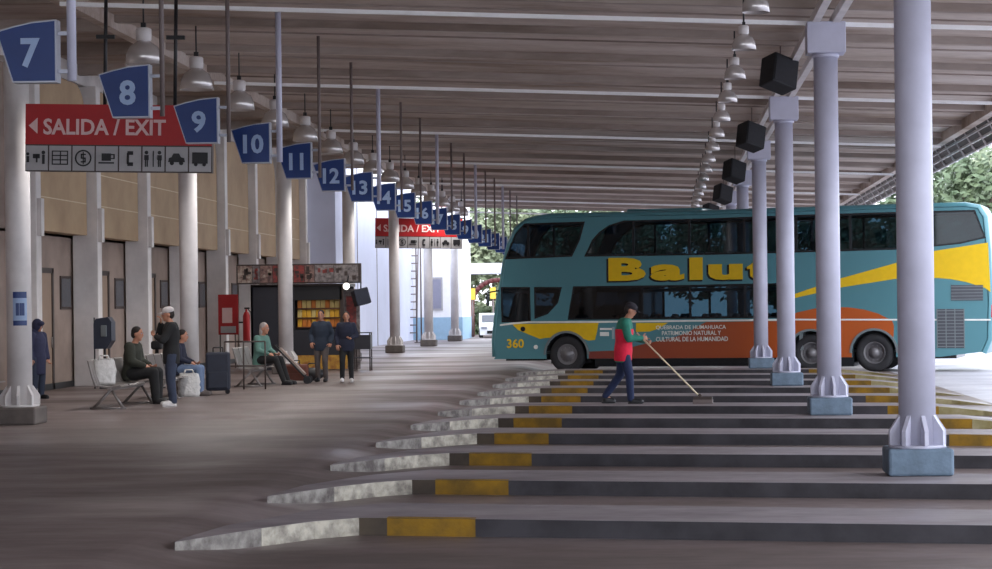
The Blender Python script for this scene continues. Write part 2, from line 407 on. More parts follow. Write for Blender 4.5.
# notice on the near left column
r = thing('notice', 'small blue and white notice wrapped on the nearest left column', 'notice', (-10.32, 33.7, 0))
g = MB()
for za, zb, mi in ((1.58, 1.66, 1), (1.66, 2.02, 0), (2.02, 2.12, 1)):
    vs = []
    for i in range(9):
        a = math.radians(-100+8*i)
        vs += [(.2*math.cos(a), .2*math.sin(a), za), (.2*math.cos(a), .2*math.sin(a), zb)]
    g.add(vs, [(2*i, 2*i+2, 2*i+3, 2*i+1) for i in range(8)], mi)
for i in (2, 4, 5):
    a = math.radians(-100+8*i+4); g.cbox((.203*math.cos(a), .203*math.sin(a), 1.84), (.05, .004, .2), 1, Matrix.Rotation(a+PI/2, 3, 'Z'))
g.build('paper', ['letter', 'blue'], r)

# ------------------------------------------------------------------ numbered berth signs
for k in range(18):
    y = 22.1+4.0*k; x = -6.18; num = str(7+k); white = (k % 3 == 0)
    dz = -.0048*(y-22.1)
    r = thing('berth_sign', f'blue hanging berth sign reading {num}, with its {"white" if white else "brown"} drop pole', 'sign', (x, y, 0), 0, 'blue numbered berth signs')
    zt = zc(x, y)+(.02 if white else .1)
    g = MB(); rr = .048 if white else .03
    g.tube((0, 0, 4.24+dz), (0, 0, zt), rr, n=12); g.build('pole', 'white_paint' if white else 'rod_brown', r)
    for z in (4.34, 4.74): g = MB(); g.box(-.16, -.02, -.02, .02, z-.02+dz, z+.02+dz); g.build('bracket', 'silver', r)
    poly = [(-.14, 4.88+dz), (-.14, 4.22+dz), (-.60, 4.22+dz), (-.77, 4.76+dz), (-.6, 4.81+dz), (-.4, 4.855+dz)]
    g = MB(); g.prism(poly, lambda u, v, t: (u, t, v), -.08, .08); g.build('frame', 'silver', r)
    cx, cz = -.42, 4.54+dz
    inn = [(cx+(u-cx)*.95, cz+(v-cz)*.95) for u, v in poly]
    for s_ in (-1, 1):
        g = MB(); g.prism(inn, lambda u, v, t: (u, t*s_, v), .081, .087); g.build('face_panel', 'blue', r)
    wd = .2 if len(num) == 1 else .33
    if num in ('11',): wd = .26
    text('number', num, .4, 'letter', r, (-.41, -.09, 4.53+dz), offset=.012, box=(wd, .31))
    text('number', num, .4, 'letter', r, (-.41, .09, 4.53+dz), rot=(PI/2, 0, PI), offset=.012, box=(wd, .31))

# ------------------------------------------------------------------ SALIDA / EXIT boards
def icon(g, kind, cx, s):
    b = lambda x0, x1, z0, z1: g.box(cx+x0*s, cx+x1*s, -.012, 0, z0*s, z1*s)
    def ring(x, z, r, t, n=20):
        for i in range(n):
            a, c = 2*PI*i/n, 2*PI*(i+1)/n
            g.add([(cx+(x+q*math.cos(w))*s, -.012, (z+q*math.sin(w))*s) for w, q in ((a, r), (c, r), (c, r-t), (a, r-t))], [(0, 1, 2, 3)])
    if kind == 0:
        b(-.32, -.24, -.15, .05); ring(-.28, .12, .05, .05); b(-.12, .1, -.02, .12); b(-.02, .03, -.15, .12); b(.18, .26, -.2, .1); ring(.22, .17, .06, .06)
    elif kind == 1:
        for z in (-.22, -.08, .06, .2): b(-.26, .26, z, z+.035)
        for x in (-.26, 0, .23): b(x, x+.03, -.22, .22)
    elif kind == 2:
        ring(0, 0, .27, .05); b(-.08, .08, .1, .14); b(-.08, .08, -.02, .02); b(-.08, .08, -.14, -.1); b(-.08, -.04, 0, .14); b(.04, .08, -.14, 0); b(-.015, .015, -.2, .2)
    elif kind == 3:
        b(-.16, .14, -.08, .16); b(.14, .26, .1, .14); b(.22, .26, -.02, .14); b(.14, .26, -.02, .01); b(-.26, .24, -.17, -.12)
    elif kind == 4:
        b(-.1, -.03, -.18, .18); b(-.08, .1, .12, .24); b(-.08, .1, -.24, -.12)
    elif kind == 5:
        for x in (-.22, .2): ring(x, .2, .06, .06); b(x-.07, x+.07, -.04, .12); b(x-.05, x-.01, -.26, -.04); b(x+.01, x+.05, -.26, -.04)
        b(-.015, .015, -.26, .26)
    elif kind == 6:
        g.add([(cx+a*s, -.012, c*s) for a, c in ((-.27, -.1), (.27, -.1), (.25, .03), (.14, .06), (.08, .18), (-.1, .18), (-.16, .06), (-.25, .03))], [tuple(range(8))])
        ring(-.15, -.13, .07, .07); ring(.15, -.13, .07, .07)
    else:
        b(-.25, .25, -.14, .22); ring(-.13, -.17, .06, .06); ring(.14, -.17, .06, .06)
def exit_board(x0, x1, zb, zm, zt, y, label, drops):
    r = thing('exit_sign', label, 'sign', (x0, y, zb)); r.rotation_euler = (0, .022, 0)
    W, H, Hm = x1-x0, zt-zb, zm-zb
    g = MB(); g.box(0, W, 0, .12, 0, H); g.build('cabinet', 'frame_dark', r)
    g = MB(); g.box(.0, W, -.012, 0, Hm, H); g.build('red_panel', 'red', r)
    t = text('lettering', 'SALIDA / EXIT', .35, 'letter_pink', r, (W*.425, -.02, Hm+(H-Hm)*.44), offset=.008, box=(W*.655, (H-Hm)*.40))
    g = MB(); s = (H-Hm); g.add([(W*.018+a, -.016, Hm+s*.46+c) for a, c in ((0, 0), (s*.22, s*.2), (s*.22, -s*.2))], [(0, 1, 2)]); g.build('arrow', 'letter_pink', r)
    for i in range(8):
        g = MB(); cw = W/8; g.box(i*cw+.012, (i+1)*cw-.012, -.012, 0, .015, Hm-.02)
        p = g.build('icon_panel', 'icon_grey', r)
        g = MB(); icon(g, i, 0, Hm*1.15); q = g.build('icon', 'black', p, loc=((i+.5)*cw, -.014, Hm*.5))
    for x in drops:
        g = MB(); g.tube((x-x0, .06, H), (x-x0, .06, (7.5 if x < -9.8 else zc(x, y)+.2)-zb), .028); g.box(x-x0-.14, x-x0+.14, .03, .09, 6.02-zb, 6.08-zb)
        g.build('hanger_rod', 'black', r)
    return r
exit_board(-9.77, -6.90, 3.965, 4.38, 5.0, 32.3, 'big near red exit board with white icon strip hanging behind berth signs 8 and 9', (-8.57, -7.49))
a0, b0 = P(375, 248, 81); a1, b1 = P(375, 218, 81); a2, _ = P(462, 248, 81)
exit_board(a0, a2, b0, b0+(b1-b0)*.4, b1, 81, 'small far red exit board hanging before the white building', (a0+.8, a2-.8))

# ------------------------------------------------------------------ pendant lamps
def lamp(R, m, rod):
    r = thing('pendant_lamp', 'x', 'lamp')
    k = R/.31
    g = MB(); g.lathe([(.001, .42*k), (.10*k, .42*k), (.13*k, .40*k), (.13*k, .22*k), (.10*k, .20*k)]); g.build('housing', 'pale_paint', r)
    g = MB(); g.lathe([(.09*k, .21*k), (.14*k, .17*k), (.24*k, .10*k), (.29*k, -.02*k), (.31*k, -.2*k), (.30*k, -.2*k), (.28*k, -.02*k), (.22*k, .09*k), (.09*k, .18*k)], 32); g.build('reflector', m, r)
    g = MB(); g.ell((0, 0, 0), (.075*k, .075*k, .13*k)); g.build('bulb', 'letter', r)
    g = MB(); g.tube((0, 0, .42*k), (0, 0, rod), .014, n=8); g.cbox((0, 0, .47*k), (.08*k, .06*k, .08*k)); g.build('hanger', 'black', r)
    return r
lm = bpy.data.materials.new('lamp_reflector'); lm.use_nodes = True; b = lm.node_tree.nodes['Principled BSDF']
b.inputs['Base Color'].default_value = lin((205, 200, 198)); b.inputs['Roughness'].default_value = .25; b.inputs['Metallic'].default_value = .55
M['lamp_reflector'] = lm
pl = lamp(.30, 'lamp_reflector', 1.35); ps = lamp(.18, 'lamp_reflector', .68)
for k in range(15):
    o = pl if k == 0 else copy_tree(pl)
    y = 34.2+B*k; o.location = (-8.39, y, 6.07-.0048*(y-34.2)-.08)
    o['label'] = f'{ORD[k]} large bell lamp hanging above the left platform'; o['group'] = 'large bell lamps over the left platform'
    L_ = bpy.data.lights.new('lamp_light', 'SPOT'); L_.energy = 120; L_.spot_size = math.radians(150); L_.spot_blend = .6; L_.color = (1, .96, .92); L_.shadow_soft_size = .15
    lo = bpy.data.objects.new('lamp_light', L_); C.objects.link(lo); lo.location = (-8.39, y, o.location.z-.2)
for k in range(16):
    o = ps if k == 0 else copy_tree(ps)
    y = 27.0+B*k; o.location = (1.25, y, 5.66-.0050*(y-27))
    o['label'] = f'{ORD[k]} small bell lamp in the row over the berths, left of the speakers'; o['group'] = 'small bell lamps over the berths'

# ------------------------------------------------------------------ loudspeakers
def speaker(label, loc):
    r = thing('loudspeaker', label, 'loudspeaker', loc, 0, 'black loudspeakers by the colonnade')
    R3 = Matrix.Rotation(math.radians(32), 3, 'Z') @ Matrix.Rotation(math.radians(16), 3, 'Y') @ Matrix.Rotation(math.radians(-12), 3, 'X')
    g = MB(); g.cbox((0, 0, 0), (.56, .44, .58), 0, R3, .03); g.build('cabinet', 'speaker', r)
    g = MB(); g.cbox(R3 @ Vector((0, -.226, 0)), (.5, .02, .52), 0, R3, .005); g.build('grille', 'rubber', r)
    g = MB(); g.tube((.03, 0, .3), (.03, 0, zc(loc[0], loc[1])+.2-loc[2]), .012, n=8); g.build('hanger_rod', 'rod_brown', r)
for k, (x, y, z) in enumerate([(2.2, 38.6, 6.0), (2.17, 50.2, 5.75), (2.17, 61.8, 5.64), (2.17, 73.4, 5.56), (2.0, 85, 5.42)]):
    speaker(f'{ORD[k]} black loudspeaker hanging tilted beside the right colonnade', (x, y, z))

# ------------------------------------------------------------------ left facade
g = MB(); g.box(-14.2, -13.95, 0, 82, 0, 3.56); g.box(-14.2, -13.95, 0, 82, 3.5, 7.1); 
struct(g.build('wall_left', ['wall_taupe', 'pale_paint']))
g = MB(); g.box(-13.95, -13.9, 0, 82, 0, .14); struct(g.build('baseboard_left', 'black'))
fins = [44.9+4.85*k for k in range(8)]
ordf = 0
for k, y in enumerate(fins):
    r = thing('pilaster', f'{ORD[k]} whitish pilaster fin on the left facade', 'pilaster', (-13.9, y, 0), 0, 'pilasters of the left facade')
    g = MB(); g.cbox((.3, 0, 3.54), (.6, .36, 7.08), ch=.02); g.build('shaft', 'pale_paint', r)
    g = MB(); g.cbox((.6+.05, -.05, 3.8), (.1, .22, .8), ch=.01); g.build('junction_box', 'pale_paint', r)
    if k < 7:
        r = thing('facade_panel', f'{ORD[k]} tall beige cladding panel between the facade pilasters', 'panel', (-13.94, y+4.85/2, 3.56), 0, 'beige panels of the left facade')
        hw = 2.2
        pr = [(-hw, 0), (hw, 0)]+[(hw-.9+.9*math.cos(a), 3.50-.9+.9*math.sin(a)) for a in [PI/2*i/6 for i in range(7)]]+[(-hw+.9-.9*math.sin(a), 3.50-.9+.9*math.cos(a)) for a in [PI/2*i/6 for i in range(7)]]
        g = MB(); g.prism(pr, lambda u, v, t: (t, u, v), 0, .4); g.build('cladding', 'beige', r)
        for z in (.74, 1.49):
            g = MB(); g.box(.4, .405, -hw, hw, z-.012, z+.012); g.build('seam', 'seam', r)
        ya = y+3.75
        g = MB(); g.box(-13.95, -13.92, ya, ya+.85, 1.82, 2.6, 0); g.box(-13.92, -13.915, ya+.06, ya+.79, 1.88, 2.54, 1)
        w_ = g.build(f'window_{k+1}', ['frame_dark', 'pane_dark']); struct(w_)
        ya = y+1.9
        g = MB(); g.box(-13.95, -13.9, ya, ya+.12, 0, 2.75, 0); g.box(-13.95, -13.9, ya+1.1, ya+1.22, 0, 2.75, 0); g.box(-13.95, -13.9, ya, ya+1.22, 2.65, 2.77, 0); g.box(-13.95, -13.925, ya+.12, ya+1.1, 0.02, 2.65, 1)
        d_ = g.build(f'door_{k+1}', ['frame_dark', 'door']); struct(d_)
        g = MB(); g.tube((-13.89, ya+.98, .95), (-13.89, ya+.98, 1.2), .015); h = g.build('door_handle', 'steel', d_)
g = MB(); g.box(-14.2, -13.6, 0, 82.2, 7.1, 7.55); struct(g.build('trim_1', 'pale_paint'))
# blue-white annex beyond the facade
g = MB(); g.box(-15, -12.75, 82.2, 107.5, 0, 7.6, 0)
for y in (88, 94, 100): g.box(-12.75, -12.73, y, y+.06, 0, 7.6, 1)
struct(g.build('wall_annex', ['bluewhite', 'rod_brown']))
r = thing('white_building', 'bright white building with a blue band behind the far exit board', 'building', (0, 107.6, 0))
xa, _ = P(395, 300, 107.6); xb, _ = P(462, 300, 107.6)
g = MB(); g.box(xa-2.5, xb, 0, 5, 0, 7.0); g.build('wall', 'white_wall', r)
g = MB(); g.box(xa-2.5, xb+.02, -.02, 5, 0, 1.15); g.build('blue_band', 'stripe_blue', r)
g = MB(); g.box(xa+1.85, xa+2.45, -.05, 0, 1.5, 3.2); wn = g.build('window', 'icon_grey', r)
g = MB(); g.box(xa+1.93, xa+2.37, -.06, -.05, 1.6, 3.1); g.build('pane', 'pane_lilac', wn)
xl, _ = P(404, 300, 106); xr, _ = P(416, 300, 106)
r = thing('ladder', 'tall ladder standing against the bright white building', 'ladder', (xl, 106, 0))
g = MB(); g.tube((0, 0, 0), (0, 1.2, 4.7), .035, n=8); g.build('rail', 'steel', r)
g = MB(); g.tube((xr-xl, 0, 0), (xr-xl, 1.2, 4.7), .035, n=8); g.build('rail', 'rod_brown', r)
for i in range(11):
    t = (i+1)/12; g = MB(); g.tube((0, 1.2*t, 4.7*t), (xr-xl, 1.2*t, 4.7*t), .03, n=6); g.build('rung', 'rod_brown', r)
for xx, lab in ((416.5, 'left'), (421, 'right')):
    x_, _ = P(xx, 300, 100)
    g = MB(); g.tube((x_, 100, 0), (x_, 100, 4.6), .035, n=8); g.tube((x_, 100, 0), (x_, 100, .04), .12)
    tag(g.build('thin_post', 'rod_brown'), f'thin dark post before the white building, {lab} one of two', 'post')

# ------------------------------------------------------------------ benches
def bench(label, x, y0, seats, rz=0):
    r = thing('bench', label, 'bench', (x, y0, 0), rz, 'metal platform benches')
    L = seats*.62
    g = MB(); g.box(.02, .08, 0, L, .34, .40); g.build('beam', 'bench', r)
    for s in range(seats):
        ya = s*.62+.03
        g = MB(); g.prism([(-.2, .44), (.0, .41), (.24, .44), (.27, .41), (.24, .42), (.0, .385), (-.2, .42)], lambda u, v, t: (u, t, v), ya, ya+.56); g.build('seat', 'bench', r)
        g = MB(); g.prism([(-.2, .44), (-.26, .6), (-.33, .88), (-.36, .9), (-.35, .86), (-.28, .58), (-.23, .42)], lambda u, v, t: (u, t, v), ya, ya+.56); g.build('backrest', 'bench', r)
    for ya in (.15, L-.15) if seats < 5 else (.15, L/2, L-.15):
        g = MB(); g.tube((.05, ya, .36), (-.28, ya, .02), .025); g.tube((.05, ya, .36), (.26, ya, .02), .025); g.tube((-.34, ya, .02), (.32, ya, .02), .02); g.tube((-.2, ya, .4), (-.35, ya, .88), .018); g.build('leg', 'bench', r)
    return r
bench('near metal bench with a white bag and the seated man in the olive jacket', -10.1, 38.1, 4)
bench('second metal bench, behind the standing man in the white cap', -10.0, 42.0, 4)
bench('third metal bench, carrying the grey-haired person in green', -9.45, 47.8, 3)
bench('metal bench cut off by the left picture edge behind the nearest column', -13.2, 39.5, 3)

# ------------------------------------------------------------------ small platform things
def plastic_bag(label, loc, w, h, grp=None):
    r = thing('plastic_bag', label, 'bag', loc, .3)
    random.seed(int(w*100)); g = MB(); rows = 9; n = 22
    vs = []
    for j in range(rows):
        t = j/(rows-1); k = (1-.12*t+.12*math.sin(t*PI))
        for i in range(n):
            a = 2*PI*i/n; q = 1+.07*random.uniform(-1, 1)
            vs.append((w/2*k*q*math.copysign(abs(math.cos(a))**.7, math.cos(a)), w*.3*k*q*math.copysign(abs(math.sin(a))**.7, math.sin(a)), h*t*(1+.04*random.uniform(-1, 1))))
    fs = [(j*n+i, j*n+(i+1) % n, (j+1)*n+(i+1) % n, (j+1)*n+i) for j in range(rows-1) for i in range(n)]
    g.add(vs, fs+[tuple(range(n))], 0, True); g.build('sack', 'plastic', r)
    for s in (-1, 1):
        g = MB(); g.path([(-.1, .06*s, h*.95), (-.07, .05*s, h*1.15), (.07, .05*s, h*1.15), (.1, .06*s, h*.95)], .012, 6); g.build('handle', 'plastic', r)
    return r
plastic_bag('bulging white plastic bag on the near bench beside the seated man', (-10.27, 38.6, .44), .4, .46)
plastic_bag('white plastic bag on the floor under the knees of the person in jeans', (-9.75, 43.2, 0), .42, .48)
def suitcase(label, loc, rz, w, d, h, m, tilt=0):
    r = thing('suitcase', label, 'suitcase', loc, rz); r.rotation_euler = (0, tilt, rz)
    g = MB(); g.cbox((0, 0, h/2+.05), (w, d, h-.05), ch=.05); g.build('shell', m, r)
    g = MB(); g.cbox((0, -d/2-.01, h*.35), (w*.8, .04, h*.4), ch=.015); g.build('front_pocket', m, r)
    for s in (-1, 1):
        g = MB(); g.tube((s*w*.38, -.02, .05), (s*w*.38, .02, .05), .05); g.build('wheel', 'rubber', r)
    g = MB(); g.path([(-.1, 0, h), (-.1, 0, h+.12), (.1, 0, h+.12), (.1, 0, h)], .012); g.build('handle', 'black', r)
    return r
M['navy'] = mat('navy_fabric', (34, 40, 62), .85, noise=.1)
M['dark_case'] = mat('dark_case', (38, 42, 56), .7, noise=.12)
M['brown_case'] = mat('brown_case', (104, 52, 36), .6, noise=.15)
suitcase('large dark upright suitcase beside the person in jeans', (-9.38, 44.3, 0), .15, .5, .32, .86, 'dark_case')
suitcase('reddish brown case leaning on the floor beside the grey-haired person', (-8.75, 50.0, 0), .1, .62, .25, .42, 'brown_case')
r = thing('luggage_trolley', 'folded dark luggage trolley slanting over the brown case', 'trolley', (-8.6, 49.6, 0))
g = MB()
for dy in (-.12, .12): g.tube((-.55, dy, .92), (.22, dy, .1), .022)
for t in (.15, .45, .75): g.tube((-.55+.77*t, -.12, .92-.82*t), (-.55+.77*t, .12, .92-.82*t), .015)
g.build('frame', 'black', r)
g = MB(); g.cbox((-.14, 0, .53), (.85, .2, .05), 0, Matrix.Rotation(math.radians(46.8), 3, 'Y')); g.build('tan_panel', 'wall_taupe', r)
g = MB()
for dy in (-.14, .14): g.tube((.22, dy-.02, .09), (.22, dy+.02, .09), .09)
g.build('wheel', 'rubber', r)
# bag on lap side
r = thing('duffel_bag', 'black soft bag on the floor against the brown case', 'bag', (-8.62, 51.6, 0), 0)
g = MB(); g.ell((0, 0, .16), (.32, .16, .16)); g.build('body', 'black', r)
g = MB(); g.path([(-.15, 0, .28), (-.08, 0, .42), (.08, 0, .42), (.15, 0, .28)], .015); g.build('handle', 'black', r)
# payphone hood
r = thing('payphone', 'blue-grey hooded payphone on a post by the facade', 'payphone', (-12.75, 48, 0)); r.scale = (.68, .7, .93)
M['phone'] = mat('phone_blue_grey', (44, 50, 66), .4)
g = MB(); g.prism([(-.3, .0), (-.3, .62), (-.22, .74), (.18, .78), (.3, .66), (.3, .2), (.12, 0)], lambda u, v, t: (u, t, .98+v), -.26, .26); g.build('hood', 'phone', r)
g = MB(); g.cbox((.05, -.28, 1.42), (.2, .05, .28), ch=.02); g.build('keypad', 'bus_grey', r)
g = MB(); g.tube((0, 0, 0), (0, 0, .98), .04); g.cbox((0, 0, .02), (.3, .3, .04)); g.build('post', 'black', r)
g = MB(); g.tube((-.34, 0, 0), (-.34, 0, 1.75), .025); g.build('side_post', 'black', r)
r = thing('stanchion', 'slim dark stand with a round head behind the seated man', 'stand', (-11.55, 48, 0))
g = MB(); g.tube((0, 0, .03), (0, 0, .9), .035); g.build('post', 'black', r)
g = MB(); g.cbox((0, 0, .98), (.26, .2, .2), ch=.05); g.build('head', 'black', r)
g = MB(); g.tube((0, 0, 0), (0, 0, .03), .18, n=20); g.build('base', 'black', r)
# fire point
r = thing('fire_cabinet', 'red fire hose cabinet with a white notice on the left facade', 'fire cabinet', (-13.29, 63.2, 1.0))
g = MB(); g.box(0, .25, -.3, .3, 0, 1.15); g.box(.0, .6, -.33, -.3, 0, 1.2, 0); g.build('case', 'red_board', r)
for x in (.05, .5): g = MB(); g.tube((x, -.31, -1), (x, -.31, .02), .02, n=8); g.build('leg', 'frame_dark', r)
g = MB(); g.box(.12, .42, -.34, -.33, .35, .8); g.build('notice', 'letter_pink', r)
g = MB(); g.cbox((.3, -.34, .15), (.45, .03, .2)); g.build('lower_notice', 'icon_grey', r)
r = thing('fire_extinguisher', 'red fire extinguisher hanging beyond the fire hose cabinet', 'extinguisher', (-12.75, 64.4, .75))
g = MB(); g.lathe([(.001, 0), (.1, 0), (.11, .03), (.11, .8), (.07, .9), (.03, .93), (.03, 1.0), (.001, 1.0)], 20); g.build('cylinder', 'red_board', r)
g = MB(); g.cbox((.02, 0, 1.03), (.16, .04, .05)); g.path([(.05, 0, 1.0), (.14, 0, .9), (.16, 0, .5)], .015); g.build('valve', 'black', r)
g = MB(); g.cbox((-.3, 0, .6), (.6, .1, .05)); g.build('wall_bracket', 'black', r)
# railing
r = thing('railing', 'dark metal pipe railing between the suitcase and the seated person in green', 'railing', (-9.72, 46.6, 0))
for x in (0, .42, .9):
    g = MB(); g.tube((x, 0, 0), (x, 0, 1.06), .018); g.build('post', 'frame_dark', r)
for z in (1.06, .52):
    g = MB(); g.tube((0, 0, z), (.9, 0, z), .018); g.build('rail', 'frame_dark', r)

# ------------------------------------------------------------------ kiosk
r = thing('kiosk', 'dark snack kiosk with yellow shelves behind the second-row column', 'kiosk', (-11.75, 60, 0))
g = MB(); g.box(0, .06, 0, 2, 0, 2.42); g.box(.0, 1.25, .0, .06, 0, 2.42); g.build('side_wall', 'counter', r)
g = MB(); g.box(0, 2.7, 0, 2, 2.38, 2.46); g.build('roof', 'frame_dark', r)
g = MB(); g.box(0, 2.66, 1.95, 2, 0, 2.4); g.build('back_wall', 'counter', r)
g = MB(); g.box(1.25, 2.55, 0, .5, .42, 1.15); g.build('counter', 'counter', r)
g = MB(); g.box(1.25, 2.75, -.03, .0, 0.02, .42); g.build('lower_panel', 'shelf_yellow', r)
g = MB(); g.box(1.25, 2.6, 0, .1, 2.0, 2.4); g.build('valance', 'black', r)
for i in range(3):
    g = MB(); z = 1.2+.27*i; g.box(1.28, 2.54, .12, .4, z, z+.03); sh = g.build('shelf', 'wood', r)
g = MB(); g.box(2.55, 2.66, 0, .1, 0, 2.4); g.build('post', 'frame_dark', r)
random.seed(9)
pk = None; nn = 0
pcols = [mat('packet_'+n_, c_, .5) for n_, c_ in (('yellow', (225, 170, 50)), ('orange', (205, 120, 45)), ('cream', (215, 190, 120)))]
for i in range(3):
    for j in range(9):
        g = MB(); g.cbox((0, 0, .11), (.12, .07, .22), ch=.012)
        o = g.build('snack_packet', pcols[(i*2+j*j) % 3], loc=(-11.75+1.36+j*.133, 60.22, 1.23+.27*i))
        tag(o, f'{["yellow","orange","cream"][(i*2+j*j) % 3]} snack packet on the {["lowest","middle","top"][i]} kiosk shelf', 'packet', f'snack packets, {["yellow","orange","cream"][(i*2+j*j) % 3]}, {["lowest","middle","top"][i]} shelf')
g = MB(); g.box(1.27, 2.55, .41, .44, 1.2, 2.05); g.build('shelf_back', 'shelf_yellow', bpy.data.objects['kiosk'])
sg = thing('kiosk_sign', 'long busy pictured sign board over the snack kiosk', 'sign', (-12.12, 59.85, 2.47))
g = MB(); g.box(0, 3.55, 0, .12, 0, .56); g.build('frame', 'frame_dark', sg)
random.seed(5)
pm = [mat('poster_'+n_, c_, .6, rgb2=c2_, nscale=9) for n_, c_, c2_ in (('red', (150, 60, 55), (90, 50, 50)), ('cream', (190, 175, 160), (110, 80, 75)), ('grey', (140, 132, 130), (80, 72, 74)), ('dark', (84, 62, 62), (150, 120, 110)))]
xx = .04
for wd, mi in ((.42, 1), (.22, 2), (.36, 3), (.3, 0), (.3, 1), (.32, 0), (.28, 3), (.55, 2), (.7, 2)):
    g = MB(); g.box(xx, xx+wd-.02, -.012, 0, .04, .52); p = g.build('picture', pm[mi], sg)
    g = MB()
    for q in range(4):
        cx_, cz_ = xx+random.uniform(.06, wd-.08), random.uniform(.12, .42); g.cbox((cx_, -.016, cz_), (random.uniform(.05, .12), .008, random.uniform(.06, .18)))
    g.build('print', [M['frame_dark'], pm[0], pm[1]][random.randrange(3)], p)
    xx += wd
# bright spot lamp and hanging monitor at the right of the kiosk
x_, z_ = P(342, 286, 58.6)
r = thing('spot_lamp', 'small lit spot lamp under the right end of the kiosk sign', 'lamp', (x_, 59.5, z_))
g = MB(); g.lathe([(.001, 0), (.07, 0), (.11, .12), (.10, .12)], rot=Matrix.Rotation(PI/2, 3, 'X')); g.build('reflector', 'steel', r)
g = MB(); g.ell((0, -.08, 0), (.085, .03, .085)); M['glow'] = mat('glow', (255, 255, 255), .5, emit=((255, 250, 240), 3)); g.build('bulb', 'glow', r)
g = MB(); g.tube((0, .02, .08), (0, .35, .3), .015); g.build('arm', 'black', r)
x_, z_ = P(361, 297, 59)
r = thing('hanging_monitor', 'dark tilted monitor box hanging at the right end of the kiosk', 'monitor', (x_, 59, z_))
g = MB(); g.cbox((0, 0, 0), (.42, .4, .46), 0, Matrix.Rotation(-.25, 3, 'Y') @ Matrix.Rotation(.4, 3, 'Z'), .03); g.build('case', 'dark_case', r)
g = MB(); g.path([(0, 0, .2), (0, 0, .42), (-.6, .3, .42)], .02); g.build('bracket', 'black', r)
r = thing('display_stand', 'open dark metal stand on the floor right of the kiosk', 'stand', (P(357, 360, 59)[0], 58.6, 0))
for x in (0, .42):
    for y in (0, .35): g = MB(); g.tube((x, y, 0), (x, y, 1.05), .018); g.build('leg', 'frame_dark', r)
for z in (.35, 1.05): g = MB(); g.box(-.02, .44, -.02, .37, z, z+.03); g.build('shelf', 'counter', r)
g = MB(); g.box(-.02, .44, -.02, .37, .6, 1.0); g.build('dark_case', 'counter', r)
r = thing('poster_column', 'narrow pink poster panel standing beside the kiosk opening', 'poster', (P(352, 300, 60.6)[0], 60.6, 0))
g = MB(); g.box(-.22, .22, 0, .06, 0, 2.3); g.build('board', pm[2], r)
g = MB(); g.box(-.16, .12, -.01, 0, 1.2, 2.1); g.build('picture', pm[0], r)

# ------------------------------------------------------------------ bus
BX, BY, TH = -4.88, 59.9, math.atan(.25)
bus = thing('double_decker_bus', 'long teal double-decker coach with orange skirt and yellow swoosh standing across the berths', 'bus', (BX, BY, 0), -TH)
cT, sT = math.cos(TH), math.sin(TH)
def q(x, y):
    a = (x-CX)+(CY-y)*RZ; b = (CY-y)-(x-CX)*RZ
    s = (a*BY/F-BX)/(cT+sT*a/F); Y = BY-sT*s
    return (s, EYE+b*Y/F)
Q = lambda *p: [q(*i) for i in p]
W = 2.5
fw, rw1, rw2 = q(566.5, 350)[0], q(811, 350)[0], q(874, 350)[0]
WR, WC, AR = .52, .37, .61
def arch(c, R=AR, zb=.25, n=12, rev=False):
    a0 = math.asin((zb-WC)/R); a = [a0+(PI-2*a0)*i/n for i in range(n+1)]
    pts = [(c+R*math.cos(t), WC+R*math.sin(t)) for t in a]
    return pts if not rev else pts[::-1]
outer = Q((490.8, 357), (490.3, 340), (492, 322), (494.5, 300), (498.5, 280), (501, 262), (505.5, 243), (513, 227), (524, 218.5), (536, 215), (550, 213), (600, 212), (700, 210), (800, 206.7), (900, 203.5), (965, 201.8), (980, 204.5), (987.5, 216), (991, 250), (993, 300), (992, 340), (986, 354))
bottom = [(q(940, 358)[0], .25)]+arch(rw2)+arch(rw1)+arch(fw)+[(q(494, 358)[0], .25)]
# windows (outer frames) and their panes
upA = Q((505, 259.5), (509.5, 247), (515, 234), (524, 223.5), (585, 221.5), (580, 240), (572, 256.7))
upB = Q((584, 256.7), (592, 240), (599, 232), (609, 225), (624, 220.5), (700, 218.6), (800, 214.8), (880, 212.3), (975, 209.8), (986, 238), (960, 244), (905, 249.5), (800, 252.5), (700, 255.2))
loA = Q((500.7, 287), (530, 287), (531, 322), (501.5, 322.5))
loB = Q((534, 287), (562, 287), (558, 303), (548, 314), (534.5, 319))
loC = Q((573, 286.3), (680, 285), (792, 282.8), (792, 317.8), (680, 319), (567.5, 320))
holes = [upA, upB, loA, loB, loC]
# body wall polygon is inset where the shell rounds over
RR = .14
def inset(pts, d):
    out = []
    for i, p in enumerate(pts):
        a = Vector(pts[max(0, i-1)]); b = Vector(pts[min(len(pts)-1, i+1)]); t = (b-a).normalized(); nrm = Vector((t.y, -t.x))
        out.append((p[0]+nrm.x*d, p[1]+nrm.y*d))
    return out
ins = inset(outer, RR)
wallp = ins+bottom
g = MB()
for yy in (0, W):
    g.prism(wallp, lambda u, v, t: (u, t, v), yy, yy+(.03 if yy == 0 else -.03), 0, holes=holes)
prof = [(RR*(1-math.sin(PI/2*i/5)), RR*(1-math.cos(PI/2*i/5))) for i in range(6)]     # (inset, depth)
rings = [(inset(outer, d), y) for d, y in prof]+[(inset(outer, d), W-y) for d, y in reversed(prof)]
n = len(outer); vsb = [(p[0], y, p[1]) for ring, y in rings for p in ring]
fs, ms = [], []
for k in range(len(rings)-1):
    for i in range(n-1):
        glassf = (i in (5, 6, 7) or i in (2, 3)) and 4 < k < len(rings)-2 and k == 5
        if not glassf: fs.append((k*n+i, k*n+i+1, (k+1)*n+i+1, (k+1)*n+i))
g.add(vsb, fs, 0, True)
body = g.build('body', 'teal', bus)
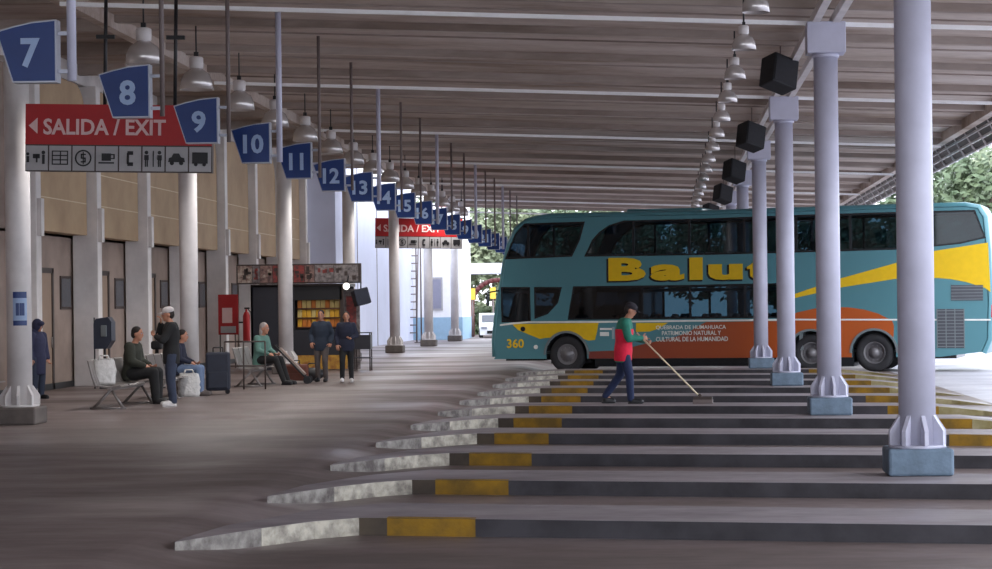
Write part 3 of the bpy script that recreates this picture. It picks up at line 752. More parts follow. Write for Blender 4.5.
for nm, rng in (('upper_windscreen', (5, 6, 7)), ('lower_windscreen', (2, 3))):
    g = MB()
    for i in rng: g.add([vsb[5*n+i], vsb[5*n+i+1], vsb[6*n+i+1], vsb[6*n+i]], [(0, 1, 2, 3)])
    g.build(nm, 'bus_glass', bus)
def shrink(poly, d):
    c = (sum(p[0] for p in poly)/len(poly), sum(p[1] for p in poly)/len(poly))
    # offset towards inside along edge normals
    out = []; m = len(poly); A = sum(poly[i][0]*poly[(i+1) % m][1]-poly[(i+1) % m][0]*poly[i][1] for i in range(m))
    sg_ = 1 if A > 0 else -1
    for i in range(m):
        a, b, c_ = Vector(poly[i-1]), Vector(poly[i]), Vector(poly[(i+1) % m])
        t1, t2 = (b-a).normalized(), (c_-b).normalized(); n1, n2 = Vector((-t1.y, t1.x))*sg_, Vector((-t2.y, t2.x))*sg_
        nn_ = (n1+n2); nn_ = nn_/max(.4, nn_.dot(n1)) if nn_.length > 1e-3 else n1
        out.append((b.x+nn_.x*d, b.y+nn_.y*d))
    return out
def clip(poly, s0, s1):
    def cut(pl, f):
        out = []
        for i in range(len(pl)):
            a, b = pl[i-1], pl[i]; fa, fb = f(a), f(b)
            if (fa >= 0) != (fb >= 0):
                t = fa/(fa-fb); out.append((a[0]+(b[0]-a[0])*t, a[1]+(b[1]-a[1])*t))
            if fb >= 0: out.append(b)
        return out
    return cut(cut(poly, lambda p: p[0]-s0), lambda p: s1-p[0])
def window(poly, divs):
    cuts = [-99]+[q(x, 300)[0] for x in divs]+[99]; inner = shrink(poly, .05); panes = []
    for a, b in zip(cuts, cuts[1:]):
        c = clip(inner, a+.035, b-.035)
        if len(c) >= 3: panes.append(c)
    for yy, sgn in ((0, 1), (W, -1)):
        g = MB(); g.prism(poly, lambda u, v, t: (u, yy+sgn*t, v), .0, .025, holes=panes); fr_ = g.build('window_frame', 'bus_black', bus)
        for c in panes:
            g = MB(); nv, tri = fill([c])
            g.add([(p[0], yy+sgn*.015, p[1]) for p in nv], tri); g.build('pane', 'bus_glass_dark' if (poly is loC and c is panes[0]) or poly is loB else 'bus_glass', fr_)
window(upA, (529,)); window(upB, (634, 690, 745, 797, 851, 922)); window(loA, ()); window(loB, ()); window(loC, (642, 690, 745))
# decks
g = MB(); g.box(.5, 13.6, .36, W-.36, .38, .45); g.box(.35, 13.7, .05, W-.05, 2.12, 2.2); g.box(8.9, 9.0, .05, W-.05, .45, 2.12); g.build('deck_floor', 'bus_grey', bus)
g = MB(); g.cbox((0, 0, .25), (.5, .46, .14), ch=.04); g.cbox((.26, 0, .6), (.14, .46, .75), 0, Matrix.Rotation(.15, 3, 'Y'), .04); g.cbox((.33, 0, .93), (.16, .3, .2), 1, Matrix.Rotation(.15, 3, 'Y'), .04)
proto_me = g.build('passenger_seat', ['seat', 'seat_cover'], bus, loc=(2, .5, 2.2)); first = True
for deck, s0, n_, dz in ((0, 1.3, 13, 2.2), (1, 3.2, 6, .45)):
    for i in range(n_):
        for yy in (.45, 1.5, 2.05):
            o = proto_me if first else proto_me.copy()
            if not first: C.objects.link(o)
            first = False; o.parent = bus; o.location = (s0+i*.88, yy, dz)
def paint(name, poly, m, t=.004, label=None):
    g = MB(); g.prism(poly, lambda u, v, tt: (u, tt, v), -t, .0); o = g.build(name, m, bus)
    if label: o['label'] = label
    return o
ar = arch(fw)
def arc_part(c, x0, x1, R=AR):   # points of the wheel arch between two s values going left to right over the top
    pts = [(c-R*math.cos(t), WC+R*math.sin(t)) for t in [PI*i/24 for i in range(25)]]
    return [p for p in pts if x0 <= p[0] <= x1]
yl = Q((512, 324), (600, 322), (598, 332), (595, 340), (588, 340.6))
yel = [yl[0], q(598.5, 322.8), q(597, 332), q(595, 340), q(588.5, 340.6)]+list(reversed([p for p in arc_part(fw, fw-AR*.95, q(586, 335)[0]) if p[1] > q(560, 339)[1]]))+Q((545, 338), (540, 339), (529, 334.6), (518, 330))
paint('yellow_wave', yel, 'yellow', .004, 'yellow wave around the front wheel')
paint('yellow_wave', Q((636, 323), (668, 322.7), (660, 328), (650, 331.5), (636, 332)), 'yellow', .004)
og = Q((588.5, 351.5), (618, 350.5), (640, 345), (658, 341), (675, 337), (689, 332), (698, 326), (706, 322), (780, 321), (788, 316.5), (797, 312.5), (815, 308.4), (830, 307.3), (848, 307.3), (864, 309.5), (878, 313.5), (892, 320.5), (894, 326))
def low(c): return [p for p in reversed(arc_part(c, c-AR, c+AR)) if p[1] > .25]
rgt = [(rw2+AR*math.cos(t), WC+AR*math.sin(t)) for t in [PI*i/24 for i in range(0, 25)]]
og = og+[p for p in rgt if p[1] > .26 and p[0] < q(894, 330)[0]]+[(rw2-AR, .252), (rw1+AR, .252)]+[(rw1+AR*math.cos(t), WC+AR*math.sin(t)) for t in [PI*i/24 for i in range(0, 25)]]+[(rw1-AR, .252), (q(589, 358)[0], .252)]
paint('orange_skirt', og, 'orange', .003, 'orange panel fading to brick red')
paint('yellow_swoosh', Q((793, 294.5), (841, 278.3), (894, 263.5), (935, 250.8), (988, 242.5), (990.5, 292), (985, 288), (966, 282), (950, 279), (937, 278), (915, 277.6), (894, 279), (841, 287.5), (793, 298.5)), 'yellow', .004, 'yellow swoosh widening to the rear')
paint('pin_stripe', Q((500, 324.3), (512, 322.6), (529, 321.3), (600, 321), (794, 318.8), (991, 319), (991, 320.6), (794, 320.4), (600, 322.8), (529, 322.9), (512, 324.5), (500, 326)), 'stripe', .008)
for pc, nm, lb in ((Q((937, 309), (964, 309), (964, 348), (937, 348)), 'vent_grille', 'dark louvred rear grille'), (Q((951, 285), (983, 285), (983, 300.5), (951, 300.5)), 'upper_grille', None)):
    o = paint(nm, pc, 'pane_dark', .01, lb)
    g = MB(); s0, s1 = pc[0][0], pc[1][0]; z1, z0 = pc[0][1], pc[2][1]; m_ = 12 if nm == 'vent_grille' else 5
    for i in range(m_): z = z0+(z1-z0)*(i+.5)/m_; g.box(s0, s1, -.022, -.01, z-.012, z+.008)
    if nm == 'vent_grille':
        for t in (0, .33, .66, 1): s = s0+(s1-s0)*t; g.box(s-.012, s+.012, -.024, -.01, z0, z1)
    g.build('louvre', 'bus_grey', o)
g = MB(); s_, z_ = q(990.3, 311); g.cbox((s_, .14, z_), (.1, .2, .36), ch=.02); g.build('tail_lamp', 'lamp_red', bus)
# lettering
def btext(name, txt, x0, y0, x1, y1, m, off, dep=-.012, ext=.004, par=None):
    a, b = q(x0, y0), q(x1, y1); cx_, cz_ = (a[0]+b[0])/2, (a[1]+b[1])/2
    slope = math.atan2(q(x1, y0)[1]-a[1], b[0]-a[0])
    o = text(name, txt, 1, m, par or bus, (cx_, dep, cz_), offset=off, box=(b[0]-a[0], abs(a[1]-b[1])), extrude=ext)
    return o
for ch, x0, y0, x1, y1 in (('B', 608.5, 258, 646, 280.5), ('a', 650.5, 264.5, 684.5, 280.3), ('l', 689.5, 257.6, 703, 279.8), ('u', 708.5, 264.3, 743, 279.6), ('t', 747, 260, 764, 279)):
    btext('letter_shadow', ch, x0-2, y0+.8, x1-.6, y1+1.6, 'bus_black', .06, -.008)
    btext('name_letter', ch, x0, y0, x1, y1, 'yellow', .05, -.018)
btext('fleet_number', '360', 507, 339, 524, 348, 'yellow', .02, -.008)
btext('slogan', 'QUEBRADA DE HUMAHUACA', 656, 325.5, 726, 329.5, 'stripe', .01, -.01)
btext('slogan', 'PATRIMONIO NATURAL Y', 662, 331, 721, 334.8, 'stripe', .01, -.01)
btext('slogan', 'CULTURAL DE LA HUMANIDAD', 656, 337, 728, 341, 'stripe', .01, -.01)
paint('small_emblem', Q((600, 328), (613, 328), (613, 330), (600, 330)), 'stripe', .006); paint('small_emblem', Q((600, 332), (609, 332), (609, 336), (600, 336)), 'stripe', .006); paint('small_emblem', Q((612, 327), (614.5, 327), (614.5, 339), (612, 339)), 'seat_cover', .007)
g = MB(); s_, z_ = q(523, 329); g.tube((s_, -.02, z_), (s_, .01, z_), .07); g.build('fuel_cap', 'bus_black', bus)
g = MB(); s_, z_ = q(536, 347); g.tube((s_, -.03, z_), (s_, .01, z_), .06); g.build('side_lamp', 'stripe', bus)
# wheels
def wheel(c, front):
    r = MB()
    for sgn, yy in ((1, .06), (-1, W-.06)):
        rr_ = Matrix.Rotation(PI/2, 3, 'X') if sgn == 1 else Matrix.Rotation(-PI/2, 3, 'X')
        g = MB(); g.lathe([(.29, -.02), (.33, .02), (.46, .03), (.51, -.02), (.52, -.06), (.52, -.24), (.5, -.28), (.3, -.28)], 40, (c, yy, WC), rot=rr_); tw = g.build('tyre', 'rubber', bus)
        g = MB()
        if front: g.lathe([(.30, -.02), (.28, 0), (.26, -.05), (.17, -.03), (.15, .02), (.09, .03), (.08, .05), (.001, .05)], 32, (c, yy, WC), rot=rr_)
        else: g.lathe([(.31, -.02), (.29, .01), (.26, -.1), (.2, -.14), (.14, -.12), (.13, .0), (.09, .02), (.08, .04), (.001, .04)], 32, (c, yy, WC), rot=rr_)
        for i in range(10):
            a = 2*PI*i/10; g.cbox((c+.2*math.cos(a), yy-sgn*(.03 if front else -.08), WC+.2*math.sin(a)), (.035, .05, .035))
        g.build('rim', 'rim', tw)
for c, fr_ in ((fw, True), (rw1, False), (rw2, False)): wheel(c, fr_)
for c in (fw, rw1, rw2):
    g = MB(); pts = [(c+AR*math.cos(t), WC+AR*math.sin(t)) for t in [PI*i/16-.15+.3*i/16*0 for i in range(17)]]
    for a, b in zip(pts, pts[1:]):
        g.add([(a[0], .0, a[1]), (b[0], .0, b[1]), (b[0], .5, b[1]), (a[0], .5, a[1])], [(0, 1, 2, 3)])
    g.add([(c-AR, .5, .1), (c+AR, .5, .1), (c+AR, .5, WC+AR), (c-AR, .5, WC+AR)], [(0, 1, 2, 3)])
    g.build('wheel_well', 'rubber', bus)
for c in (fw, rw1, rw2):   # pale lip around each arch
    g = MB(); A = [PI*i/24 for i in range(25)]
    for a, b in zip(A, A[1:]):
        g.add([(c+r_*math.cos(t), y_, WC+r_*math.sin(t)) for r_, t, y_ in ((AR, a, -.03), (AR, b, -.03), (AR+.06, b, -.03), (AR+.06, a, -.03), (AR, a, 0), (AR, b, 0), (AR+.06, b, 0), (AR+.06, a, 0))],
              [(0, 1, 2, 3), (0, 4, 5, 1), (3, 2, 6, 7)])
    g.build('arch_trim', 'bus_grey', bus)
g = MB(); g.box(fw+.8, rw1-.8, .1, W-.1, .02, .38); g.box(rw1+.56, rw2-.56, .03, W-.1, .0, .5); g.box(.4, fw-.7, .1, W-.1, .2, .4); g.box(rw2+.7, 13.2, .1, W-.1, .2, .4); g.build('chassis', 'bus_black', bus)
g = MB(); hh = q(700, 210)[1]; g.cbox((5, W/2, hh+.02), (2.2, 1.5, .14), ch=.04); g.build('roof_unit', 'teal', bus)
g = MB(); s_, z_ = q(494, 262); g.path([(.25, -.02, 2.2), (.0, -.25, 2.15)], .02); g.cbox((.0, -.28, 1.95), (.06, .14, .36), ch=.02); g.build('mirror', 'bus_black', bus)

# ------------------------------------------------------------------ trees, hedge and the street end beyond
def tree(label, x, y, h, rad, m, seed, nleaf=2600, low_=.3):
    random.seed(seed); r = thing('tree', label, 'tree', (x, y, -.15), 0, 'trees beyond the terminal')
    g = MB(); g.tube((0, 0, 0), (.1, 0, h*.55), .22, .12, 10)
    for i in range(6):
        a = i*1.05+seed; g.tube((0, 0, h*(.3+.04*i)), (rad*.55*math.cos(a), rad*.55*math.sin(a), h*(.55+.05*i)), .1, .03, 6)
    g.build('trunk', 'bark', r)
    g = MB(); cl = []
    for i in range(26):
        a = random.uniform(0, 2*PI); t = random.random(); rr_ = rad*math.sqrt(random.random())*.85
        cl.append((rr_*math.cos(a), rr_*math.sin(a), h*(low_+(1-low_)*t*(1-.15*rr_/rad)), random.uniform(.8, 1.5)*rad/3.2))
    for i in range(nleaf):
        c = random.choice(cl); d = Vector((random.gauss(0, 1), random.gauss(0, 1), random.gauss(0, 1))).normalized()*c[3]*random.uniform(.6, 1.05)
        p = Vector(c[:3])+d; u = Vector((random.gauss(0, 1), random.gauss(0, 1), random.gauss(0, .5))).normalized(); v = u.orthogonal().normalized()
        s = random.uniform(.14, .3)
        g.add([p-u*s, p-v*s*.6, p+u*s, p+v*s*.6], [(0, 1, 2, 3)])
    g.build('foliage', m, r, fix=False)
k = 0
spots = [(-15, 135, 9, 4.2), (-10.5, 131, 8, 3.6), (-6.0, 140, 9.4, 4), (-1.5, 149, 10, 4.2), (4.5, 138, 9, 4), (13, 139, 10, 4.2), (17, 122, 10, 4.2), (20.5, 116, 11, 4.5), (15.5, 105, 9.5, 3.4), (23, 130, 12, 5), (28, 140, 13, 5.5), (9, 145, 10, 4.5)]
desc = ['leftmost tree beyond the white building', 'tree over the pale canopy beside the white building', 'tree behind the front of the bus', 'tree behind the middle of the bus roof, left one', 'tree behind the bus roof right of centre', 'tree seen past the end of the roof, left one',
        'broad tree beyond the roof lattice, above the rear of the bus', 'tallest near tree at the right picture edge', 'small olive tree nearest behind the rear of the bus', 'large tree behind the others at the right', 'farthest tree at the right', 'tree behind the second column']
for (x, y, h, rd), d in zip(spots, desc):
    tree(d, x, y, h, rd, 'leaf_b' if k % 2 else 'leaf_a', 11+k, 5000); k += 1
# hedge
g = MB(); random.seed(3)
for i in range(9000):
    p = Vector((random.uniform(-14, -2), 124+random.uniform(-.6, .6), random.uniform(-.1, 1.6))); u = Vector((random.gauss(0, 1), random.gauss(0, 1), random.gauss(0, 1))).normalized(); v = u.orthogonal().normalized(); s = random.uniform(.08, .16)
    g.add([p-u*s, p-v*s, p+u*s, p+v*s], [(0, 1, 2, 3)])
tag(g.build('hedge', 'leaf_a', fix=False), 'clipped green hedge past the white building', 'hedge')
# canopy beam
r = thing('street_canopy', 'low pale flat canopy between the white building and the bus', 'canopy', (-13, 121, 0))
g = MB(); g.box(0, 13, 0, 4, 3.55, 4.15); g.build('roof_slab', 'bluewhite', r)
for x in (.3, 12.5): g = MB(); g.tube((x, 1, -.15), (x, 1, 3.55), .12); g.build('post', 'pale_paint', r)
M['arch_red'] = mat('arch_red', (84, 26, 28), .6)
r = thing('red_arch', 'dark red curved arch under the pale canopy', 'arch', (P(498, 300, 117)[0], 117, -.15))
g = MB(); R_ = 1.45; pts = [(-R_, 0, 0), (-R_, 0, 1.9)]+[(-R_*math.cos(a), 0, 1.9+R_*.95*math.sin(a)) for a in [PI*i/16 for i in range(1, 17)]]+[(R_, 0, 0)]
g.path(pts, .13, 10); g.build('tube', 'arch_red', r)
M['amber'] = mat('amber_board', (225, 190, 70), .5)
for xx, yy, nm in ((472.5, 294, 'left'), (493, 293, 'right')):
    x_, z_ = P(xx, yy, 115)
    r = thing('amber_sign', f'small amber sign board on a post beside the red arch, {nm} one', 'sign', (x_, 115, 0))
    g = MB(); g.cbox((0, 0, z_), (.3, .06, .62)); g.build('board', 'amber', r); g = MB(); g.tube((0, .05, -.15), (0, .05, z_), .04); g.build('post', 'rod_brown', r)
# parked car
r = thing('car', 'small white parked car past the white building', 'car', (-8.9, 112, -.15), .1)
g = MB(); g.prism([(0, .3), (0, .75), (.15, .85), (.9, .95), (1.5, 1.42), (2.9, 1.45), (3.6, .98), (4.0, .9), (4.1, .3)], lambda u, v, t: (t, u, v), -.82, .82); g.build('body', 'white_wall', r)
g = MB(); g.prism([(.98, .98), (1.5, 1.36), (1.45, 1.36), (.9, .98)], lambda u, v, t: (t, u-.03, v), -.7, .7); g.build('windscreen', 'pane_dark', r)
for s in (-1, 1):
    g = MB(); g.cbox((s*.6, -.02, .68), (.3, .06, .14)); g.build('headlamp', 'silver', r)
    for yy in (.75, 3.3): g = MB(); g.tube((s*.84, yy, .32), (s*.64, yy, .32), .32, n=20); g.build('wheel', 'rubber', r)
g = MB(); g.cbox((0, -.02, .45), (.9, .05, .16)); g.build('grille', 'black', r)

# ------------------------------------------------------------------ people
def remesh(g, vox, mats, name, parent, it=4):
    me = bpy.data.meshes.new('tmp'); me.from_pydata(g.v, [], g.f); o = bpy.data.objects.new('tmp', me); C.objects.link(o)
    bm = bmesh.new(); bm.from_mesh(me); bmesh.ops.remove_doubles(bm, verts=bm.verts, dist=1e-4); bmesh.ops.recalc_face_normals(bm, faces=bm.faces); bm.to_mesh(me); bm.free()
    m1 = o.modifiers.new('r', 'REMESH'); m1.mode = 'VOXEL'; m1.voxel_size = vox; m1.use_smooth_shade = True
    m2 = o.modifiers.new('s', 'SMOOTH'); m2.factor = .5; m2.iterations = it
    bpy.context.view_layer.update()
    nm = bpy.data.meshes.new_from_object(o.evaluated_get(bpy.context.evaluated_depsgraph_get())); bpy.data.objects.remove(o)
    nm.name = name
    for m in mats: nm.materials.append(M[m] if isinstance(m, str) else m)
    return nm
def loft(g, secs, n=18):
    """secs: (centre, half width (left-right), half depth, lateral dir, fore dir)"""
    vs = []
    for c, wx, dy, lat, fo in secs:
        c = Vector(c)
        for i in range(n):
            t = 2*PI*i/n; vs.append(c+lat*(wx*math.cos(t))+fo*(dy*math.sin(t)))
    m = len(secs); fs = [(k*n+i, k*n+(i+1) % n, (k+1)*n+(i+1) % n, (k+1)*n+i) for k in range(m-1) for i in range(n)]
    fs += [tuple(range(n)), tuple(range((m-1)*n, m*n))]
    return g.add(vs, fs, 0, True)
def hand(g, wrist, d, side, curl=.5, mi=0):
    """palm, five unequal curled fingers; d = direction of hand, side = direction of thumb"""
    wrist = Vector(wrist); d = Vector(d).normalized(); side = (Vector(side)-d*Vector(side).dot(d)).normalized(); nrm = d.cross(side)
    vs0 = wrist+d*.045
    R_ = Matrix((side, nrm, d)).transposed()
    g.ell(vs0, (.042, .018, .055), mi, 12, 8, R_)
    for k, (o_, ln) in enumerate(((.030, .070), (.011, .078), (-.010, .072), (-.029, .058))):
        p = wrist+d*.085+side*o_; a = d.copy(); seg = ln/3*1.15
        for j in range(3):
            a = (Matrix.Rotation(curl*.75, 3, side) @ a); p2 = p+a*seg; g.cap(p, p2, .0095-.001*j, .0085-.001*j, mi); p = p2
    p = wrist+d*.03+side*.035; a = (d*.6+side*.8).normalized(); p2 = p+a*.04; g.cap(p, p2, .012, .010, mi)
    g.cap(p2, p2+(d*.9+side*.2-nrm*.3).normalized()*.032, .010, .009, mi)
def person(label, loc, rz, J, top, legs, shoes='black', hair='hair_dark', cap_=None, vest=None, hood=False, scale=1.0, curl=.6, sleeve=None, bulk=1.0, hairlong=False, grp=None):
    r = thing('person', label, 'person', loc, rz); r.scale = (scale,)*3
    V = Vector; pel, chest, neck, head = V(J['pel']), V(J['chest']), V(J['neck']), V(J['head'])
    lat = V((0, 1, 0)); up = (chest-pel).normalized(); fo = lat.cross(up).normalized()*1.0
    hd = V(J.get('look', (1, 0, 0))).normalized()
    # skin body
    g = MB()
    def torso(g, e, low_=0):
        loft(g, [(pel-up*(.1+low_), .155+e, .11+e, lat, fo), (pel, .17+e, .12+e, lat, fo), (pel.lerp(chest, .45), .15+e, .105+e, lat, fo), (chest, .175+e, .12+e, lat, fo), (chest+up*.13, .18+e, .11+e, lat, fo), (chest+up*.2, .13+e, .085+e, lat, fo), (neck, .06+e*.8, .06+e*.8, lat, fo)])
    torso(g, 0)
    g.cap(neck-up*.04, head-V((0, 0, .06)), .058, .052)
    lt2 = V((0, 0, 1)).cross(hd).normalized(); upn = hd.cross(lt2); RH = Matrix((hd, lt2, upn)).transposed()
    hp = lambda a, b, c: head+RH @ V((a, b, c))
    g.ell(hp(0, 0, .02), (.098, .076, .105), rot=RH); g.ell(hp(.025, 0, -.05), (.068, .058, .07), rot=RH); g.ell(hp(.1, 0, -.012), (.024, .013, .028), rot=RH)
    g.ell(hp(.098, 0, -.05), (.012, .026, .010), rot=RH); g.ell(hp(-.005, .079, -.01), (.02, .012, .032), rot=RH); g.ell(hp(-.005, -.079, -.01), (.02, .012, .032), rot=RH); g.ell(hp(.07, 0, -.1), (.025, .025, .02), rot=RH)
    for s in ('L', 'R'):
        g.cap(J['sh'+s], J['el'+s], .052, .042); g.cap(J['el'+s], J['wr'+s], .042, .028)
        g.cap(J['hip'+s], J['kn'+s], .085, .058); g.cap(J['kn'+s], J['an'+s], .056, .038)
        g.cap(J['an'+s], V(J['to'+s]), .04, .03)
    me = remesh(g, .016, ['skin', 'hair_dark', 'letter'], 'body', r, 3)
    # hands and facial details joined into the same mesh
    bm = bmesh.new(); bm.from_mesh(me)
    h = MB()
    for s in ('L', 'R'):
        wd = J.get('hd'+s) or (V(J['wr'+s])-V(J['el'+s])); hand(h, J['wr'+s], wd, J.get('th'+s, (0, -1 if s == 'L' else 1, .3)), curl)
    for s in (-1, 1):
        h.ell(hp(.088, s*.031, .015), (.010, .013, .008), 2, 8, 6, RH); h.ell(hp(.096, s*.031, .015), (.004, .006, .006), 1, 8, 6, RH); h.ell(hp(.092, s*.032, .038), (.008, .02, .004), 1, 8, 6, RH)
    m2 = bpy.data.meshes.new('h'); m2.from_pydata(h.v, [], h.f); m2.polygons.foreach_set('material_index', h.m); m2.polygons.foreach_set('use_smooth', h.sm); bm.from_mesh(m2); bm.to_mesh(me); bm.free()
    ob = bpy.data.objects.new('body', me); C.objects.link(ob); ob.parent = r
    # trousers
    g = MB(); loft(g, [(pel-up*.1, .165, .125, lat, fo), (pel, .178, .13, lat, fo), (pel+up*.12, .16, .12, lat, fo)])
    for s in ('L', 'R'): g.cap(J['hip'+s], J['kn'+s], .102*bulk, .072*bulk); g.tube(J['kn'+s], V(J['an'+s])+V((0, 0, .0)), .072*bulk, .058*bulk, 14); g.ell(J['kn'+s], (.072*bulk,)*3); g.ell(V(J['an'+s]), (.058*bulk,)*3)
    me = remesh(g, .018, [legs], 'trousers', r); o = bpy.data.objects.new('trousers', me); C.objects.link(o); o.parent = r
    # jacket
    g = MB(); torso(g, .028*bulk, J.get('hem', .08))
    for s in ('L', 'R'): g.cap(J['sh'+s], J['el'+s], .075*bulk, .06*bulk); g.cap(J['el'+s], V(J['el'+s]).lerp(V(J['wr'+s]), .93), .06*bulk, .045*bulk); g.ell(V(J['sh'+s]), (.076,)*3)
    if hood: g.ell(neck+V((-.05, 0, .03)), (.11, .13, .09))
    me = remesh(g, .018, [top], 'jacket', r); o = bpy.data.objects.new('jacket', me); C.objects.link(o); o.parent = r
    if vest:
        g = MB(); torso(g, .043, .1); me = remesh(g, .018, [vest], 'vest', r)
        bm = bmesh.new(); bm.from_mesh(me); z0 = chest.z+J.get('vesttop', .08)
        bmesh.ops.delete(bm, geom=[f for f in bm.faces if f.calc_center_median().z > z0], context='FACES'); bm.to_mesh(me); bm.free()
        o = bpy.data.objects.new('vest', me); C.objects.link(o); o.parent = r
    for s in ('L', 'R'):
        an, to = V(J['an'+s]), V(J['to'+s]); d = (to-an); d.z = 0; d = d.normalized() if d.length > 1e-4 else V((1, 0, 0)); g = MB()
        g.cap((an.x, an.y, to.z+.02), to+d*.03, .052, .045); g.cbox((an+to)/2*1+V((0, 0, 0))-V((0, 0, (an.z+to.z)/2))+V((0, 0, to.z-.03)), (.25, .09, .03), 0, Matrix.Rotation(math.atan2(d.y, d.x), 3, 'Z'), .01)
        me = remesh(g, .014, [shoes], 'shoe', r); o = bpy.data.objects.new('shoe', me); C.objects.link(o); o.parent = r
    # hair / hat
    if hair:
        g = MB(); g.ell(hp(-.018, 0, .045), (.098, .084, .095), rot=RH); g.ell(hp(-.045, 0, -.01), (.07, .078, .08), rot=RH)
        if hairlong: g.ell(hp(-.05, 0, -.07), (.06, .085, .11), rot=RH)
        me = remesh(g, .014, [hair], 'hair', r); o = bpy.data.objects.new('hair', me); C.objects.link(o); o.parent = r
    if cap_:
        g = MB(); g.ell(hp(-.008, 0, .065), (.112, .094, .075), rot=RH); me = remesh(g, .012, [cap_], 'cap', r)
        o = bpy.data.objects.new('cap', me); C.objects.link(o); o.parent = r
        g = MB(); g.prism([(.06, -.07), (.13, -.06), (.175, -.02), (.175, .02), (.13, .06), (.06, .07)], lambda u, v, t: tuple(hp(u, v, .045+t-u*.12)), 0, .012); g.build('visor', cap_, o)
    if hood == 'up':
        g = MB(); g.ell(hp(-.02, 0, .02), (.13, .115, .15), rot=RH); g.ell(hp(.08, 0, .06), (.10, .08, .06), rot=RH); me = remesh(g, .014, [top], 'hood', r); o = bpy.data.objects.new('hood', me); C.objects.link(o); o.parent = r
    return r
for nm, c in (('olive', (46, 48, 40)), ('black_cloth', (26, 26, 28)), ('jeans', (52, 60, 80)), ('light_jeans', (104, 122, 152)), ('dark_navy', (30, 34, 54)), ('slate', (44, 54, 70)), ('grey_brown', (88, 80, 78)),
              ('green_cloth', (40, 118, 100)), ('vest_red', (214, 28, 62)), ('navy_trousers', (30, 42, 76)), ('mint', (92, 128, 118)), ('cap_white', (185, 178, 178)), ('shoe_white', (215, 212, 212)), ('cap_dark', (44, 40, 48)), ('coat_blue', (40, 42, 70))):
    M[nm] = mat(nm, c, .85, noise=.1, nscale=8, bump=.25, bscale=18)
def stand(**k):
    J = dict(pel=(0, 0, .93), chest=(0, 0, 1.22), neck=(0, 0, 1.47), head=(.02, 0, 1.60), look=(1, 0, 0),
             shL=(0, .165, 1.39), elL=(-.02, .25, 1.12), wrL=(.06, .25, .88), shR=(0, -.165, 1.39), elR=(-.02, -.25, 1.12), wrR=(.06, -.25, .88),
             hipL=(0, .09, .90), knL=(.02, .10, .48), anL=(-.02, .11, .08), toL=(.12, .12, .04), hipR=(0, -.09, .90), knR=(.02, -.10, .48), anR=(-.02, -.11, .08), toR=(.12, -.12, .04))
    J.update(k); return J
def sit(**k):
    J = dict(pel=(0, 0, .54), chest=(.04, 0, .84), neck=(.07, 0, 1.08), head=(.12, 0, 1.22), look=(1, 0, -.1), hem=0.02,
             shL=(.05, .19, 1.01), elL=(.10, .24, .76), wrL=(.30, .14, .68), shR=(.05, -.19, 1.01), elR=(.10, -.24, .76), wrR=(.30, -.14, .68),
             hipL=(.05, .09, .54), knL=(.46, .12, .56), anL=(.46, .12, .09), toL=(.60, .13, .045), hipR=(.05, -.09, .54), knR=(.46, -.12, .56), anR=(.50, -.12, .09), toR=(.64, -.12, .045))
    J.update(k); return J
# sweeper: walks to the right, both hands on the broom
SWX, SWY = P(624, 404, 38.0)[0], 38.0
person('person in green sleeves, red vest and dark cap walking while sweeping a berth island', (SWX, SWY, .0), 0,
       stand(chest=(.02, 0, 1.24), neck=(.06, 0, 1.48), head=(.13, 0, 1.61), look=(1, 0, -.45),
             shL=(.04, .19, 1.40), elL=(.16, .22, 1.14), wrL=(.37, .08, 1.07), shR=(.04, -.19, 1.40), elR=(.10, -.24, 1.12), wrR=(.33, -.10, 1.13),
             hipL=(0, .09, .92), knL=(-.06, .10, .50), anL=(-.32, .11, .14), toL=(-.22, .12, .05), hipR=(0, -.09, .92), knR=(.10, -.10, .50), anR=(.12, -.11, .08), toR=(.27, -.12, .04),
             thL=(0, -.3, 1), thR=(0, .3, 1), hem=.12, vesttop=.04), 'green_cloth', 'navy_trousers', 'black', 'hair_dark', cap_='cap_dark', vest='vest_red', scale=1.05, curl=1.2, bulk=1.08)
bx, bz = P(703, 404, 37.6)
r = thing('broom', 'long pale handled push broom held by the sweeper', 'broom', (bx, 37.6, 0))
g = MB(); g.tube((SWX+.22-bx, .22, 1.28), (-.06, .02, .13), .015, n=10); g.build('handle', 'seam', r)
g = MB(); g.cbox((0, 0, .10), (.34, .09, .06), ch=.01); g.tube((-.07, .02, .17), (-.02, 0, .1), .03); g.build('head', 'frame_dark', r)
g = MB(); g.cbox((0, 0, .04), (.36, .10, .075), ch=.008); g.build('bristles', 'rod_brown', r); r.rotation_euler.z = -.1

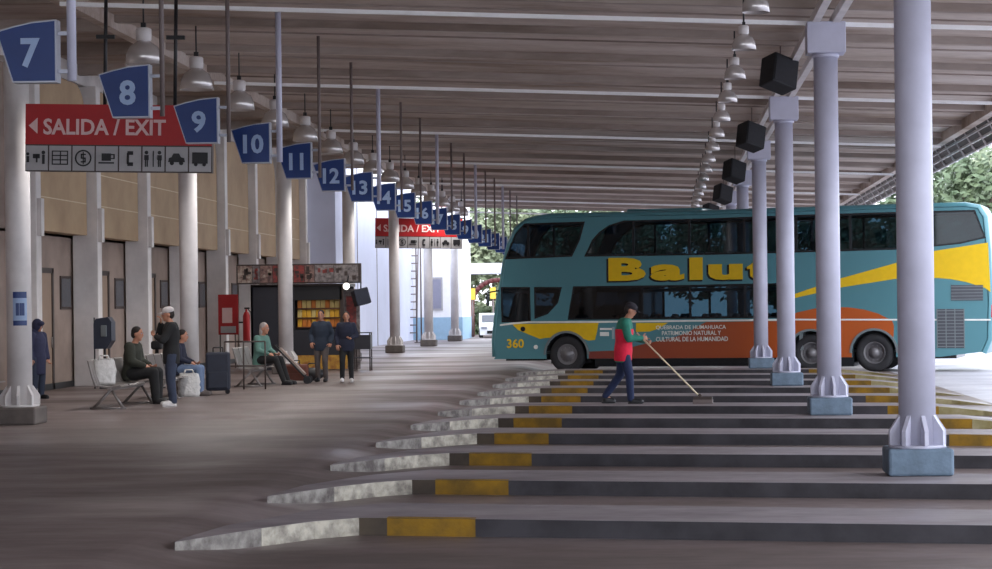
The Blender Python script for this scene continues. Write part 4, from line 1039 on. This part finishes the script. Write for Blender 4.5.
# standing man in the white cap, hand at the mouth, facing left/away
X_, _ = P(172, 405, 39.2)
person('person in white cap, black jacket and jeans, standing with hand at the mouth', (X_, 39.2, 0), PI+.3,
       stand(head=(.05, 0, 1.6), look=(1, 0, -.1), elR=(.20, -.20, 1.22), wrR=(.17, -.05, 1.44), elL=(.16, .22, 1.15), wrL=(.26, .02, 1.22), hdR=(0, .3, 1), hem=.1), 'black_cloth', 'jeans', 'shoe_white', 'hair_dark', cap_='cap_white', scale=1.07, bulk=1.1)
person('person in an olive jacket and dark trousers sitting on the near bench', (-10.2, 40.25, 0), -.1, sit(head=(.13, 0, 1.24)), 'olive', 'black_cloth', 'black', 'hair_dark', scale=1.08, bulk=1.3)
person('person in pale blue jeans and a navy jacket sitting behind the standing man', (-10.08, 43.6, 0), 0, sit(chest=(.02, 0, .84)), 'dark_navy', 'light_jeans', 'grey_brown', 'hair_dark', scale=1.02)
person('hooded person in a dark blue coat half hidden by the nearest left column', (P(38, 390, 43)[0], 43, 0), -.5,
       stand(hem=.3, chest=(.0, 0, 1.2)), 'coat_blue', 'jeans', 'black', None, hood='up', scale=.93, bulk=1.2)
person('grey-haired person in a pale green top sitting on the third bench', (-9.42, 49.1, 0), -.35, sit(knL=(.44, .12, .56), anL=(.62, .12, .09), toL=(.76, .12, .05), anR=(.66, -.12, .09), toR=(.8, -.12, .05)), 'mint', 'black_cloth', 'black', 'hair_grey', scale=1.08, hairlong=True)
X_, _ = P(322, 382, 50.6)
person('person in a slate jacket and grey-brown trousers walking on the left of a couple', (X_, 50.6, 0), -PI/2-.05,
       stand(elL=(-.04, .27, 1.13), wrL=(.10, .24, .93), elR=(-.04, -.27, 1.13), wrR=(.12, -.22, .95), knL=(.10, .10, .50), anL=(.06, .11, .09), toL=(.2, .12, .05), anR=(-.08, -.11, .09), toR=(.06, -.12, .05)), 'slate', 'grey_brown', 'black', 'hair_dark', scale=1.0, bulk=1.0)
X_, _ = P(347, 383, 50.2)
person('person in a black jacket, black trousers and white shoes, right of a walking couple', (X_, 50.2, 0), -PI/2+.1,
       stand(elL=(.02, .25, 1.13), wrL=(.24, .12, 1.08), elR=(-.04, -.25, 1.12), wrR=(.08, -.22, .92), knR=(.10, -.10, .50), anR=(.05, -.11, .09), toR=(.19, -.12, .05)), 'dark_navy', 'black_cloth', 'shoe_white', 'hair_dark', scale=.98, hairlong=True)
